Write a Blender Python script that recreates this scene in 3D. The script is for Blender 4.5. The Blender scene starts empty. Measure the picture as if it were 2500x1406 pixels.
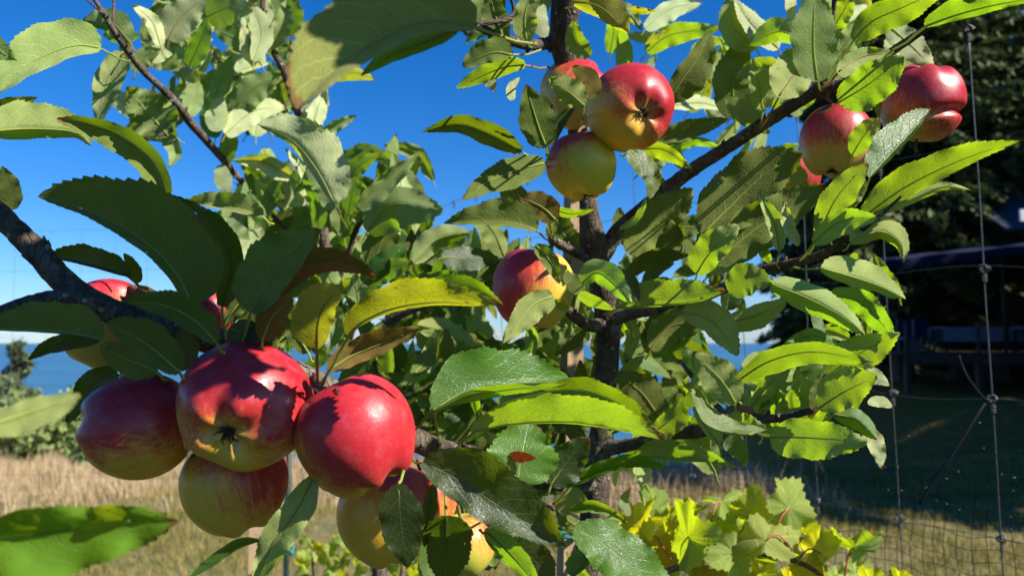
import bpy, bmesh, math, random
import numpy as np
from mathutils import Vector, Matrix, Quaternion
random.seed(7); RNG = np.random.default_rng(7)
SC = bpy.context.scene
COL = SC.collection
R = math.radians
# ------------------------------------------------------------------ camera, sky, sun, exposure
F = 1819.0                       # focal length in pixels of a 2500 px wide picture
EYE = 1.6
PITCH = math.atan(132 / F)
cam_d = bpy.data.cameras.new('camera'); cam = bpy.data.objects.new('camera', cam_d); COL.objects.link(cam)
cam_d.sensor_width = 36.0; cam_d.lens = 36.0 * F / 2500.0
cam.location = (0, 0, EYE); cam.rotation_euler = (math.pi / 2 + PITCH, 0, 0)
cam_d.clip_start = 0.02; cam_d.clip_end = 60000
cam_d.dof.use_dof = True; cam_d.dof.focus_distance = 0.52; cam_d.dof.aperture_fstop = 9.5
cam_d.dof.aperture_blades = 0
SC.camera = cam
SUN = Vector((0.72, -0.30, 0.62)).normalized()       # towards the sun
ELEV = math.asin(SUN.z); AZ = math.atan2(SUN.x, SUN.y)
world = bpy.data.worlds.new('World'); SC.world = world; world.use_nodes = True
wn = world.node_tree; wn.nodes.clear()
def WN(t): return wn.nodes.new(t)
sky = WN('ShaderNodeTexSky'); sky.sky_type = 'NISHITA'; sky.sun_disc = False
sky.sun_elevation = ELEV; sky.sun_rotation = AZ; sky.air_density = 1.0; sky.dust_density = 0.15; sky.ozone_density = 4.0
sky.altitude = 60
hs = WN('ShaderNodeHueSaturation'); hs.inputs['Saturation'].default_value = 1.18; hs.inputs['Value'].default_value = 1.0
tn = WN('ShaderNodeMix'); tn.data_type = 'RGBA'; tn.blend_type = 'MULTIPLY'; tn.inputs[0].default_value = 1; tn.inputs[7].default_value = (0.72, 0.91, 1.24, 1)
wn.links.new(sky.outputs[0], tn.inputs[6]); wn.links.new(tn.outputs[2], hs.inputs['Color'])
# low cloud streaks just above the sea horizon
tc = WN('ShaderNodeTexCoord'); sep = WN('ShaderNodeSeparateXYZ'); wn.links.new(tc.outputs['Generated'], sep.inputs[0])
mp = WN('ShaderNodeMapping'); mp.inputs['Scale'].default_value = (5, 5, 60); wn.links.new(tc.outputs['Generated'], mp.inputs[0])
nz = WN('ShaderNodeTexNoise'); nz.inputs['Scale'].default_value = 1.3; nz.inputs['Detail'].default_value = 5; wn.links.new(mp.outputs[0], nz.inputs['Vector'])
r1 = WN('ShaderNodeMapRange'); r1.interpolation_type = 'SMOOTHSTEP'; wn.links.new(sep.outputs[2], r1.inputs[0])
r1.inputs[1].default_value = 0.015; r1.inputs[2].default_value = 0.085; r1.inputs[3].default_value = 1; r1.inputs[4].default_value = 0
r2 = WN('ShaderNodeMapRange'); r2.interpolation_type = 'SMOOTHSTEP'; wn.links.new(nz.outputs[0], r2.inputs[0])
r2.inputs[1].default_value = 0.42; r2.inputs[2].default_value = 0.72; r2.inputs[3].default_value = 0; r2.inputs[4].default_value = 0.85
mm = WN('ShaderNodeMath'); mm.operation = 'MULTIPLY'; wn.links.new(r1.outputs[0], mm.inputs[0]); wn.links.new(r2.outputs[0], mm.inputs[1])
mx = WN('ShaderNodeMix'); mx.data_type = 'RGBA'; wn.links.new(mm.outputs[0], mx.inputs[0]); wn.links.new(hs.outputs[0], mx.inputs[6])
mx.inputs[7].default_value = (4.6, 5.4, 6.2, 1)
bg = WN('ShaderNodeBackground'); bg.inputs[1].default_value = 0.059
wn.links.new(mx.outputs[2], bg.inputs[0])
wo = WN('ShaderNodeOutputWorld'); wn.links.new(bg.outputs[0], wo.inputs[0])
sl = bpy.data.lights.new('sun', 'SUN'); sl.energy = 5.0; sl.angle = R(0.53); sl.color = (1.0, 0.95, 0.86)
so = bpy.data.objects.new('sun', sl); COL.objects.link(so); so.rotation_euler = SUN.to_track_quat('Z', 'Y').to_euler(); so.location = (6, -3, 8)
SC.view_settings.view_transform = 'Standard'; SC.view_settings.look = 'None'
SC.view_settings.exposure = 1.1; SC.view_settings.gamma = 1.0; SC.view_settings.use_curve_mapping = False
SC.render.engine = 'CYCLES'
cy = SC.cycles; cy.max_bounces = 8; cy.diffuse_bounces = 4; cy.transmission_bounces = 4; cy.glossy_bounces = 3; cy.use_denoising = True
cy.sample_clamp_indirect = 6

CR = np.array((1.0, 0, 0)); CF = np.array((0, math.cos(PITCH), math.sin(PITCH))); CU = np.array((0, -math.sin(PITCH), math.cos(PITCH)))
CC = np.array((0, 0, EYE)); SUNV = np.array(SUN)
def P(x, y, d):
    """photo pixel (2500 x 1406) at a depth of d metres -> world point"""
    x = np.asarray(x, float); y = np.asarray(y, float); d = np.asarray(d, float)
    return CC + (CR * ((x - 1250) / F)[..., None] + CU * ((703 - y) / F)[..., None] + CF) * d[..., None]
def project(p):
    v = np.asarray(p, float) - CC
    d = v @ CF
    return 1250 + F * (v @ CR) / d, 703 - F * (v @ CU) / d, d

# ------------------------------------------------------------------ object helpers
def tag(o, label=None, cat=None, group=None, kind=None):
    for k, v in (('label', label), ('category', cat), ('group', group), ('kind', kind)):
        if v: o[k] = v
    return o
def empty(name, loc, label=None, cat=None, group=None):
    o = bpy.data.objects.new(name, None); COL.objects.link(o); o.location = loc; o.empty_display_size = 0.05
    return tag(o, label, cat, group)
WPOS = {}
def wpos(o):
    return np.array(WPOS.get(o.name, tuple(o.location)) if o is not None else (0, 0, 0), float)
def obj(name, verts, faces, mats, parent=None, loc=None, smooth=True, uv=None, midx=None):
    """one mesh object from world-space vertices; its origin goes to loc (default the first vertex)"""
    verts = np.asarray(verts, float)
    o0 = np.asarray(loc if loc is not None else verts[0], float)
    me = bpy.data.meshes.new(name)
    me.from_pydata((verts - o0).tolist(), [], [list(map(int, f)) for f in faces] if not isinstance(faces, list) else faces)
    for m in (mats if isinstance(mats, (list, tuple)) else [mats]): me.materials.append(m)
    if smooth: me.polygons.foreach_set('use_smooth', np.ones(len(me.polygons), bool))
    if midx is not None: me.polygons.foreach_set('material_index', np.asarray(midx, np.int32))
    if uv is not None:
        lay = me.uv_layers.new(name='UVMap'); li = np.empty(len(me.loops), np.int32); me.loops.foreach_get('vertex_index', li)
        lay.data.foreach_set('uv', np.asarray(uv, np.float32)[li].ravel())
    me.update()
    o = bpy.data.objects.new(name, me); COL.objects.link(o)
    if parent is not None:
        o.parent = parent; o.location = o0 - wpos(parent)
    else: o.location = o0
    WPOS[o.name] = tuple(o0)
    return o
class MB:
    def __init__(s): s.v = []; s.f = []; s.n = 0
    def add(s, v, f):
        v = np.asarray(v, float).reshape(-1, 3); s.v.append(v); s.f += [[i + s.n for i in q] for q in f]; s.n += len(v)
    def box(s, c, size, rz=0.0, rx=0.0):
        x, y, z = [k / 2 for k in size]
        v = np.array([(a, b, e) for a in (-x, x) for b in (-y, y) for e in (-z, z)])
        if rx: v = v @ np.array(Matrix.Rotation(rx, 3, 'X')).T
        if rz: v = v @ np.array(Matrix.Rotation(rz, 3, 'Z')).T
        s.add(v + np.array(c), [(0, 1, 3, 2), (4, 6, 7, 5), (0, 4, 5, 1), (2, 3, 7, 6), (0, 2, 6, 4), (1, 5, 7, 3)])
    def tube(s, pts, rad, k=8, cap=True):
        v, f = tube_geo(np.asarray(pts, float), rad, k, cap); s.add(v, f)
    def build(s, name, mats, parent=None, loc=None, smooth=True):
        v = np.concatenate(s.v)
        return obj(name, v, s.f, mats, parent, loc if loc is not None else (v.min(0) + v.max(0)) / 2 * [1, 1, 0] + [0, 0, v[:, 2].min()], smooth)
def spline(pts, n):
    """Catmull-Rom through rows of any width, chord-length parameter"""
    p = np.asarray(pts, float)
    if len(p) == 2: return p[0] + (p[1] - p[0]) * np.linspace(0, 1, n)[:, None]
    q = np.vstack([2 * p[0] - p[1], p, 2 * p[-1] - p[-2]])
    seg = np.linalg.norm(np.diff(p[:, :2], axis=0), axis=1) + 1e-9
    cum = np.concatenate([[0], np.cumsum(seg)]); t = np.linspace(0, cum[-1], n)
    i = np.clip(np.searchsorted(cum, t, side='right') - 1, 0, len(seg) - 1); u = ((t - cum[i]) / seg[i])[:, None]
    a, b, c, d = q[i], q[i + 1], q[i + 2], q[i + 3]
    return 0.5 * (2 * b + (c - a) * u + (2 * a - 5 * b + 4 * c - d) * u ** 2 + (3 * b - a - 3 * c + d) * u ** 3)
def tube_geo(pts, rad, k=8, cap=True, wob=0.0, rng=None):
    n = len(pts); rad = np.broadcast_to(np.asarray(rad, float), (n,))
    tg = np.gradient(pts, axis=0); tg /= np.linalg.norm(tg, axis=1)[:, None] + 1e-12
    up = np.array((0.31, 0.17, 0.93)); 
    if abs(tg[0] @ up) > 0.9: up = np.array((0.9, 0.3, 0.1))
    N = np.empty_like(pts); v = up - tg[0] * (up @ tg[0])
    for i in range(n):
        v = v - tg[i] * (v @ tg[i]); v /= np.linalg.norm(v) + 1e-12; N[i] = v
    B = np.cross(tg, N); a = np.linspace(0, 2 * math.pi, k, endpoint=False)
    rr = rad[:, None] * np.ones((n, k))
    if wob and rng is not None:
        rr = rr * (1 + wob * rng.normal(size=(n, k)))
    V = pts[:, None] + rr[..., None] * (np.cos(a)[None, :, None] * N[:, None] + np.sin(a)[None, :, None] * B[:, None])
    f = [(i * k + j, i * k + (j + 1) % k, (i + 1) * k + (j + 1) % k, (i + 1) * k + j) for i in range(n - 1) for j in range(k)]
    V = V.reshape(-1, 3)
    if cap: f += [tuple(range(k))[::-1], tuple(range((n - 1) * k, n * k))]
    return V, f
# ------------------------------------------------------------------ material helpers
class Mat:
    def __init__(s, name):
        s.m = bpy.data.materials.new(name); s.m.use_nodes = True; s.t = s.m.node_tree; s.t.nodes.clear()
        s.out = s.n('ShaderNodeOutputMaterial')
    def n(s, t, **kw):
        o = s.t.nodes.new(t)
        for k, v in kw.items(): setattr(o, k, v)
        return o
    def l(s, a, b): s.t.links.new(a, b)
    def _set(s, sock, v):
        if v is None: return
        if hasattr(v, 'is_output'): s.l(v, sock)
        elif isinstance(v, tuple) and len(v) == 3 and sock.type == 'RGBA': sock.default_value = (*v, 1)
        else: sock.default_value = v
    def math(s, op, a, b=None, c=None, clamp=False):
        o = s.n('ShaderNodeMath', operation=op, use_clamp=clamp)
        for i, v in enumerate((a, b, c)): s._set(o.inputs[i], v)
        return o.outputs[0]
    def rng(s, v, a, b, c=0.0, d=1.0, smooth=True):
        o = s.n('ShaderNodeMapRange', interpolation_type='SMOOTHSTEP' if smooth else 'LINEAR')
        s._set(o.inputs[0], v)
        for i, k in enumerate((a, b, c, d)): s._set(o.inputs[i + 1], k)
        return o.outputs[0]
    def mix(s, f, a, b, blend='MIX'):
        o = s.n('ShaderNodeMix', data_type='RGBA', blend_type=blend); s._set(o.inputs[0], f); s._set(o.inputs[6], a); s._set(o.inputs[7], b)
        return o.outputs[2]
    def noise(s, vec, scale, detail=4, rough=0.5, dist=0.0):
        o = s.n('ShaderNodeTexNoise'); s._set(o.inputs['Vector'], vec); o.inputs['Scale'].default_value = scale
        o.inputs['Detail'].default_value = detail; o.inputs['Roughness'].default_value = rough; o.inputs['Distortion'].default_value = dist
        return o.outputs[0]
    def voro(s, vec, scale, feature='F1', out=0, rnd=1.0):
        o = s.n('ShaderNodeTexVoronoi', feature=feature); s._set(o.inputs['Vector'], vec); o.inputs['Scale'].default_value = scale
        o.inputs['Randomness'].default_value = rnd
        return o.outputs[out]
    def mapping(s, vec, scale=(1, 1, 1), loc=(0, 0, 0), rot=(0, 0, 0)):
        o = s.n('ShaderNodeMapping'); s._set(o.inputs[0], vec); o.inputs['Scale'].default_value = scale; o.inputs['Location'].default_value = loc
        o.inputs['Rotation'].default_value = rot
        return o.outputs[0]
    def coord(s, which='Object'): return s.n('ShaderNodeTexCoord').outputs[which]
    def bump(s, h, strength=0.3, dist=0.01):
        o = s.n('ShaderNodeBump'); s._set(o.inputs['Height'], h); s._set(o.inputs['Strength'], strength); o.inputs['Distance'].default_value = dist
        return o.outputs[0]
    def bsdf(s, col, rough=0.6, spec=0.3, normal=None, metal=0.0, **kw):
        o = s.n('ShaderNodeBsdfPrincipled'); s._set(o.inputs['Base Color'], col); s._set(o.inputs['Roughness'], rough)
        s._set(o.inputs['Specular IOR Level'], spec); o.inputs['Metallic'].default_value = metal
        if normal is not None: s.l(normal, o.inputs['Normal'])
        for k, v in kw.items(): s._set(o.inputs[k], v)
        return o.outputs[0]
    def done(s, sh): s.l(sh, s.out.inputs[0]); return s.m
def simple(name, col, rough=0.6, spec=0.3, var=0.25, scale=8, bump=0.0, metal=0.0):
    m = Mat(name); c = m.coord(); n = m.noise(c, scale, 5, 0.6)
    f = m.rng(n, 0.3, 0.7, 1 - var, 1 + var)
    cc = m.mix(1.0, col, m.n('ShaderNodeCombineColor').outputs[0]) if False else None
    hsv = m.n('ShaderNodeHueSaturation'); m._set(hsv.inputs['Color'], col); m.l(f, hsv.inputs['Value'])
    return m.done(m.bsdf(hsv.outputs[0], rough, spec, m.bump(n, bump, 0.01) if bump else None, metal))
# ------------------------------------------------------------------ leaf, bark and apple materials
def leaf_material(name, top, under, trans, tfac=0.45, tint=None, tint_amt=0.0, nveins=8.0, spec=0.45, rough_top=0.40):
    m = Mat(name)
    uv = m.coord('UV'); sp = m.n('ShaderNodeSeparateXYZ'); m.l(uv, sp.inputs[0])
    oi = m.n('ShaderNodeObjectInfo'); rnd = oi.outputs['Random']
    s = m.math('MULTIPLY_ADD', sp.outputs[0], 2.0, -1.0); t = sp.outputs[1]; a = m.math('ABSOLUTE', s)
    wob = m.math('MULTIPLY_ADD', m.noise(m.mapping(uv, (3, 5, 1)), 1.6, 2), 0.10, -0.05)
    off = m.math('MULTIPLY', m.math('GREATER_THAN', s, 0.0), 0.45)
    ap = m.math('POWER', a, 1.35)
    ph = m.math('ADD', m.math('MULTIPLY', m.math('ADD', m.math('MULTIPLY_ADD', ap, -0.30, t), wob), nveins), off)
    fr = m.math('ABSOLUTE', m.math('SUBTRACT', m.math('FRACT', ph), 0.5))           # 0 on a side vein
    wv = m.math('MULTIPLY_ADD', a, -0.055, 0.085)
    vein = m.math('SUBTRACT', 1.0, m.rng(fr, 0.0, wv))
    mid = m.math('SUBTRACT', 1.0, m.rng(a, 0.0, m.math('MULTIPLY_ADD', t, -0.04, 0.06)))
    uvs = m.mapping(uv, (11, 17, 1)); 
    net = m.voro(uvs, 1.0, 'DISTANCE_TO_EDGE')
    netm = m.math('SUBTRACT', 1.0, m.rng(net, 0.0, 0.11))
    uv2 = m.mapping(uv, (28, 44, 1)); net2 = m.math('SUBTRACT', 1.0, m.rng(m.voro(uv2, 1.0, 'DISTANCE_TO_EDGE'), 0.0, 0.16))
    big = m.math('MAXIMUM', vein, mid)
    allv = m.math('MAXIMUM', big, m.math('MULTIPLY', netm, 0.35))
    back = m.n('ShaderNodeNewGeometry').outputs['Backfacing']
    blot = m.noise(m.mapping(uv, (2.2, 3.5, 1)), 1.0, 3)
    hsv = m.n('ShaderNodeHueSaturation'); m.l(m.rng(rnd, 0, 1, 0.482, 0.512, False), hsv.inputs['Hue'])
    m.l(m.math('MULTIPLY', m.rng(m.math('FRACT', m.math('MULTIPLY', rnd, 7.13)), 0, 1, 0.78, 1.22, False), m.rng(blot, 0.3, 0.7, 0.88, 1.12)), hsv.inputs['Value'])
    topc = m.mix(m.math('MULTIPLY', big, 0.45), top, (0.20, 0.27, 0.09)); topc = m.mix(m.math('MULTIPLY', netm, 0.18), topc, (0.12, 0.18, 0.05))
    undc = m.mix(m.math('MULTIPLY', big, 0.7), under, tuple(min(.55, k * 1.7 + .03) for k in under)); undc = m.mix(m.math('MULTIPLY', net2, 0.14), undc, tuple(min(.5, k * 1.4 + .02) for k in under))
    if tint:
        ti = m.math('MULTIPLY', m.rng(m.math('ADD', m.noise(m.mapping(uv, (2, 3, 1)), 1.3, 4), m.math('MULTIPLY', t, -0.25)), 0.18, 0.62), tint_amt)
        topc = m.mix(ti, topc, tint); undc = m.mix(ti, undc, tint)
    spots = m.math('SUBTRACT', 1.0, m.rng(m.voro(m.mapping(uv, (9, 14, 1)), 1.0), 0.03, 0.085))
    spots = m.math('MULTIPLY', spots, m.math('GREATER_THAN', m.noise(uv, 6, 2), 0.57))
    topc = m.mix(m.math('MULTIPLY', spots, 0.6), topc, (0.25, 0.20, 0.08))
    r3 = m.math('FRACT', m.math('MULTIPLY', rnd, 23.7))
    brn = m.math('MULTIPLY', m.rng(m.math('ADD', m.math('ADD', m.math('MULTIPLY', m.math('POWER', t, 6.0), 0.55), m.math('MULTIPLY', m.math('POWER', a, 8.0), 0.28)), m.math('MULTIPLY', m.noise(m.mapping(uv, (4, 7, 1)), 1.5, 4, 0.65), 0.55)), 0.60, 0.74), m.rng(r3, 0.35, 0.8))
    hole = m.math('MULTIPLY', m.math('MULTIPLY', m.math('LESS_THAN', m.math('ADD', m.voro(m.mapping(uv, (5, 8, 1)), 1.0), m.math('MULTIPLY', m.noise(m.mapping(uv, (30, 48, 1)), 1.0, 2), 0.10)), 0.125), m.math('GREATER_THAN', m.noise(m.mapping(uv, (2, 3, 1)), 2.0, 1), 0.56)), m.math('GREATER_THAN', m.math('FRACT', m.math('MULTIPLY', rnd, 41.3)), 0.62))
    rim = m.math('MULTIPLY', m.math('LESS_THAN', m.voro(m.mapping(uv, (5, 8, 1)), 1.0), 0.13), m.math('MULTIPLY', m.math('GREATER_THAN', m.noise(m.mapping(uv, (2, 3, 1)), 2.0, 1), 0.56), m.math('GREATER_THAN', m.math('FRACT', m.math('MULTIPLY', rnd, 41.3)), 0.62)))
    brn = m.math('MAXIMUM', brn, m.math('MULTIPLY', rim, 0.7))
    base = m.mix(m.math('MULTIPLY', brn, 0.85), m.mix(back, topc, undc), (0.17, 0.085, 0.03)); m.l(base, hsv.inputs['Color'])
    h_top = m.math('ADD', m.math('MULTIPLY', allv, -0.9), m.math('MULTIPLY', net2, -0.25))
    h_und = m.math('ADD', m.math('MULTIPLY', allv, 1.0), m.math('MULTIPLY', net2, 0.2))
    hgt = m.math('ADD', m.math('MULTIPLY', h_top, m.math('SUBTRACT', 1.0, back)), m.math('MULTIPLY', m.math('MULTIPLY', h_und, back), -1.0))
    hgt = m.math('ADD', hgt, m.math('MULTIPLY', m.noise(uv2, 1.3, 3), 0.28))
    nb = m.bump(hgt, m.math('MULTIPLY_ADD', back, 0.02, 0.32), 0.0011)
    rough = m.math('ADD', m.math('MULTIPLY', back, 0.42), m.math('MULTIPLY_ADD', m.noise(uv2, 0.6, 2), 0.12, rough_top - 0.06))
    specv = m.math('MULTIPLY_ADD', back, -spec * 0.75, spec)
    pr = m.bsdf(hsv.outputs[0], rough, specv, nb, **{'Sheen Weight': m.math('MULTIPLY', back, 0.06), 'Sheen Roughness': 0.5, 'Sheen Tint': (0.9, 0.95, 0.8)})
    hs2 = m.n('ShaderNodeHueSaturation'); m.l(m.rng(rnd, 0, 1, 0.478, 0.512, False), hs2.inputs['Hue'])
    trc = m.mix(m.math('MULTIPLY', big, 0.45), trans, tuple(k * 0.55 for k in trans)); trc = m.mix(m.math('MULTIPLY', netm, 0.22), trc, tuple(k * 0.7 for k in trans))
    if tint: trc = m.mix(m.math('MULTIPLY', ti, 0.8), trc, tuple(min(1, k * 1.6) for k in tint))
    trc = m.mix(m.math('MULTIPLY', brn, 0.85), trc, (0.30, 0.12, 0.02))
    m.l(trc, hs2.inputs['Color'])
    tr = m.n('ShaderNodeBsdfTranslucent'); m.l(hs2.outputs[0], tr.inputs[0]); m.l(nb, tr.inputs[1])
    ms = m.n('ShaderNodeMixShader'); ms.inputs[0].default_value = tfac; m.l(pr, ms.inputs[1]); m.l(tr.outputs[0], ms.inputs[2])
    hm = m.n('ShaderNodeMixShader'); m.l(hole, hm.inputs[0]); m.l(ms.outputs[0], hm.inputs[1]); m.l(m.n('ShaderNodeBsdfTransparent').outputs[0], hm.inputs[2])
    return m.done(hm.outputs[0])
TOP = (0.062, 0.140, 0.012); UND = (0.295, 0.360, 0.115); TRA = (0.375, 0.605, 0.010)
M_LEAF = {
 'g': leaf_material('apple_leaf', TOP, UND, TRA),
 'y': leaf_material('apple_leaf_yellowing', (0.09, 0.12, 0.01), (0.22, 0.25, 0.05), (0.54, 0.63, 0.010), 0.5, (0.36, 0.22, 0.03), 0.22),
 'r': leaf_material('apple_leaf_reddening', (0.08, 0.065, 0.01), (0.16, 0.125, 0.025), (0.32, 0.22, 0.008), 0.34, (0.20, 0.09, 0.03), 0.32),
 'p': leaf_material('apple_leaf_pale', (0.11, 0.17, 0.05), (0.42, 0.48, 0.23), (0.50, 0.62, 0.02), 0.38),  # paler colours on both faces
 'd': leaf_material('apple_leaf_shaded', (0.020, 0.042, 0.007), (0.122, 0.155, 0.032), (0.23, 0.36, 0.006), 0.32),  # darker leaf colours standing in for leaves in shade
 'h': leaf_material('apple_leaf_behind', (0.045, 0.115, 0.010), (0.25, 0.315, 0.115), (0.25, 0.46, 0.008), 0.40),
 'b': leaf_material('apple_leaf_sunlit', (0.085, 0.205, 0.010), (0.36, 0.42, 0.15), (0.50, 0.68, 0.01), 0.45, spec=0.12, rough_top=0.62),  # brighter leaf colours standing in for sun and glow on the blade
 'm': leaf_material('apple_leaf_half_shaded', (0.03, 0.07, 0.008), (0.20, 0.22, 0.055), (0.26, 0.34, 0.005), 0.3),  # medium dark copy, shade put into the leaf colour
 'o': leaf_material('apple_leaf_dead', (0.16, 0.05, 0.02), (0.30, 0.15, 0.08), (0.45, 0.10, 0.01), 0.3, (0.30, 0.06, 0.01), 0.7),
}
def petiole_material():
    m = Mat('petiole'); oi = m.n('ShaderNodeObjectInfo')
    c = m.mix(m.math('POWER', oi.outputs['Random'], 4.0), (0.42, 0.50, 0.12), (0.42, 0.26, 0.09))
    t = m.n('ShaderNodeBsdfTranslucent'); m.l(c, t.inputs[0]); ms = m.n('ShaderNodeMixShader'); ms.inputs[0].default_value = 0.5; m.l(m.bsdf(c, 0.6, 0.3), ms.inputs[1]); m.l(t.outputs[0], ms.inputs[2])
    return m.done(ms.outputs[0])
M_PET = petiole_material()
def bark_material(name, c1, c2, grain=60):
    m = Mat(name); c = m.coord(); 
    n1 = m.noise(c, 35, 6, 0.65); n2 = m.noise(m.mapping(c, (1, 1, 0.25)), grain * 3, 5, 0.7)
    n3 = m.noise(m.mapping(c, (0.3, 0.3, 1)), 220, 3, 0.6)
    v = m.voro(c, 110); dots = m.math('MULTIPLY', m.math('SUBTRACT', 1.0, m.rng(v, 0.14, 0.26)), m.math('GREATER_THAN', m.noise(c, 50, 2), 0.47))
    col = m.mix(m.rng(n1, 0.32, 0.68), c1, c2); col = m.mix(m.rng(n2, 0.35, 0.75, 0, 0.6), col, tuple(k * 0.45 for k in c1))
    col = m.mix(m.math('MULTIPLY', m.rng(m.noise(c, 26, 5, .7), 0.52, 0.66), 0.55), col, (0.22, 0.22, 0.17)); ck = m.math('SUBTRACT', 1.0, m.rng(m.voro(m.mapping(c, (1, 1, .4)), 190, 'DISTANCE_TO_EDGE'), 0.0, .10)); col = m.mix(m.math('MULTIPLY', ck, .22), col, tuple(k * .35 for k in c1))
    col = m.mix(m.math('MULTIPLY', dots, 0.75), col, (0.36, 0.29, 0.22))
    h = m.math('ADD', m.math('ADD', m.math('MULTIPLY', n2, 0.6), m.math('MULTIPLY', n3, 0.5)), m.math('MULTIPLY_ADD', ck, -.35, m.math('MULTIPLY', dots, 0.8)))
    return m.done(m.bsdf(col, 0.8, 0.2, m.bump(h, 0.9, 0.003)))
M_BARK = bark_material('apple_bark', (0.058, 0.040, 0.028), (0.15, 0.112, 0.080))
M_TWIG = bark_material('apple_twig_bark', (0.075, 0.05, 0.04), (0.17, 0.13, 0.105))
def apple_material(name, blush, red=0.5, yellow=(0.56, 0.40, 0.065), orange=(0.62, 0.20, 0.04), deep=(0.36, 0.011, 0.018), russet=0.0, base_green=0.0):
    m = Mat(name); c = m.coord('Object')
    vn = m.n('ShaderNodeVectorMath', operation='NORMALIZE'); m.l(c, vn.inputs[0])
    dt = m.n('ShaderNodeVectorMath', operation='DOT_PRODUCT'); m.l(vn.outputs[0], dt.inputs[0]); dt.inputs[1].default_value = blush
    st = m.noise(m.mapping(vn.outputs[0], (9, 9, 1.3)), 1.6, 6, 0.65); st2 = m.noise(m.mapping(vn.outputs[0], (26, 26, 2.4)), 1.4, 4, 0.6)
    pat = m.noise(vn.outputs[0], 1.7, 3, 0.5)
    x = m.math('ADD', m.math('MULTIPLY', dt.outputs['Value'], 0.80), m.math('MULTIPLY_ADD', st, 0.82, -0.41))
    x = m.math('ADD', x, m.math('MULTIPLY_ADD', st2, 0.5, -0.25)); x = m.math('ADD', x, m.math('MULTIPLY_ADD', pat, 0.8, -0.4))
    x = m.math('ADD', x, red - 0.5)
    sp = m.n('ShaderNodeSeparateXYZ'); m.l(vn.outputs[0], sp.inputs[0])
    cav = m.rng(m.math('ABSOLUTE', sp.outputs[2]), 0.86, 0.985)
    x = m.math('SUBTRACT', x, m.math('MULTIPLY', cav, 0.30))
    ybase = m.mix(m.rng(m.noise(vn.outputs[0], 2.5, 3), 0.3, 0.7), yellow, tuple(k * q for k, q in zip(yellow, (0.82, 1.02, 0.8))))
    col = m.mix(m.rng(x, -0.40, 0.06), ybase, orange)
    col = m.mix(m.rng(x, -0.14, 0.26), col, (0.44, 0.04, 0.03)); col = m.mix(m.rng(x, 0.10, 0.62), col, deep)
    v = m.voro(vn.outputs[0], 15.0); dots = m.math('SUBTRACT', 1.0, m.rng(v, 0.035, 0.10))
    col = m.mix(m.math('MULTIPLY', dots, 0.55), col, (0.62, 0.38, 0.20))
    fl = m.math('MULTIPLY', m.math('SUBTRACT', 1.0, m.rng(m.voro(m.mapping(vn.outputs[0], (1, 1, .5)), 34.0), 0.05, 0.16)), m.rng(m.noise(vn.outputs[0], 5, 3), .45, .6)); col = m.mix(m.math('MULTIPLY', fl, 0.28), col, (0.58, 0.30, 0.16))
    bm_ = m.rng(m.noise(vn.outputs[0], 4.5, 5, 0.7), .45, .75); col = m.mix(m.math('MULTIPLY', bm_, 0.10), col, (0.45, 0.33, 0.36))
    dk = m.math('MULTIPLY', m.math('SUBTRACT', 1.0, m.rng(m.voro(vn.outputs[0], 6.0), 0.018, 0.045)), m.math('GREATER_THAN', m.noise(vn.outputs[0], 4, 2), 0.52))
    col = m.mix(m.math('MULTIPLY', dk, 0.6), col, (0.10, 0.03, 0.015))
    ru = m.rng(m.math('ADD', m.math('MULTIPLY', cav, 0.35), m.noise(vn.outputs[0], 7, 5, 0.7)), 0.72, 0.98)
    col = m.mix(m.math('MULTIPLY', ru, 0.5 + russet), col, (0.30, 0.20, 0.07))
    bl = m.noise(vn.outputs[0], 3.2, 4, 0.6)
    rough = m.math('ADD', m.rng(bl, 0.35, 0.7, 0.31, 0.52), m.math('MULTIPLY', ru, 0.2))
    bm = m.bump(m.math('ADD', m.noise(vn.outputs[0], 18, 3), m.math('MULTIPLY', dots, 0.4)), 0.10, 0.0012)
    return m.done(m.bsdf(col, rough, 0.42, bm, **{'Subsurface Weight': 0.12, 'Subsurface Radius': (0.006, 0.002, 0.001), 'Subsurface Scale': 0.6}))
M_STALK = simple('fruit_stalk', (0.16, 0.10, 0.05), 0.8, 0.2, 0.4, 300, 0.4)
M_CALYX = simple('dried_calyx', (0.075, 0.048, 0.026), 0.9, 0.1, 0.5, 400, 0.5)
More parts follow.
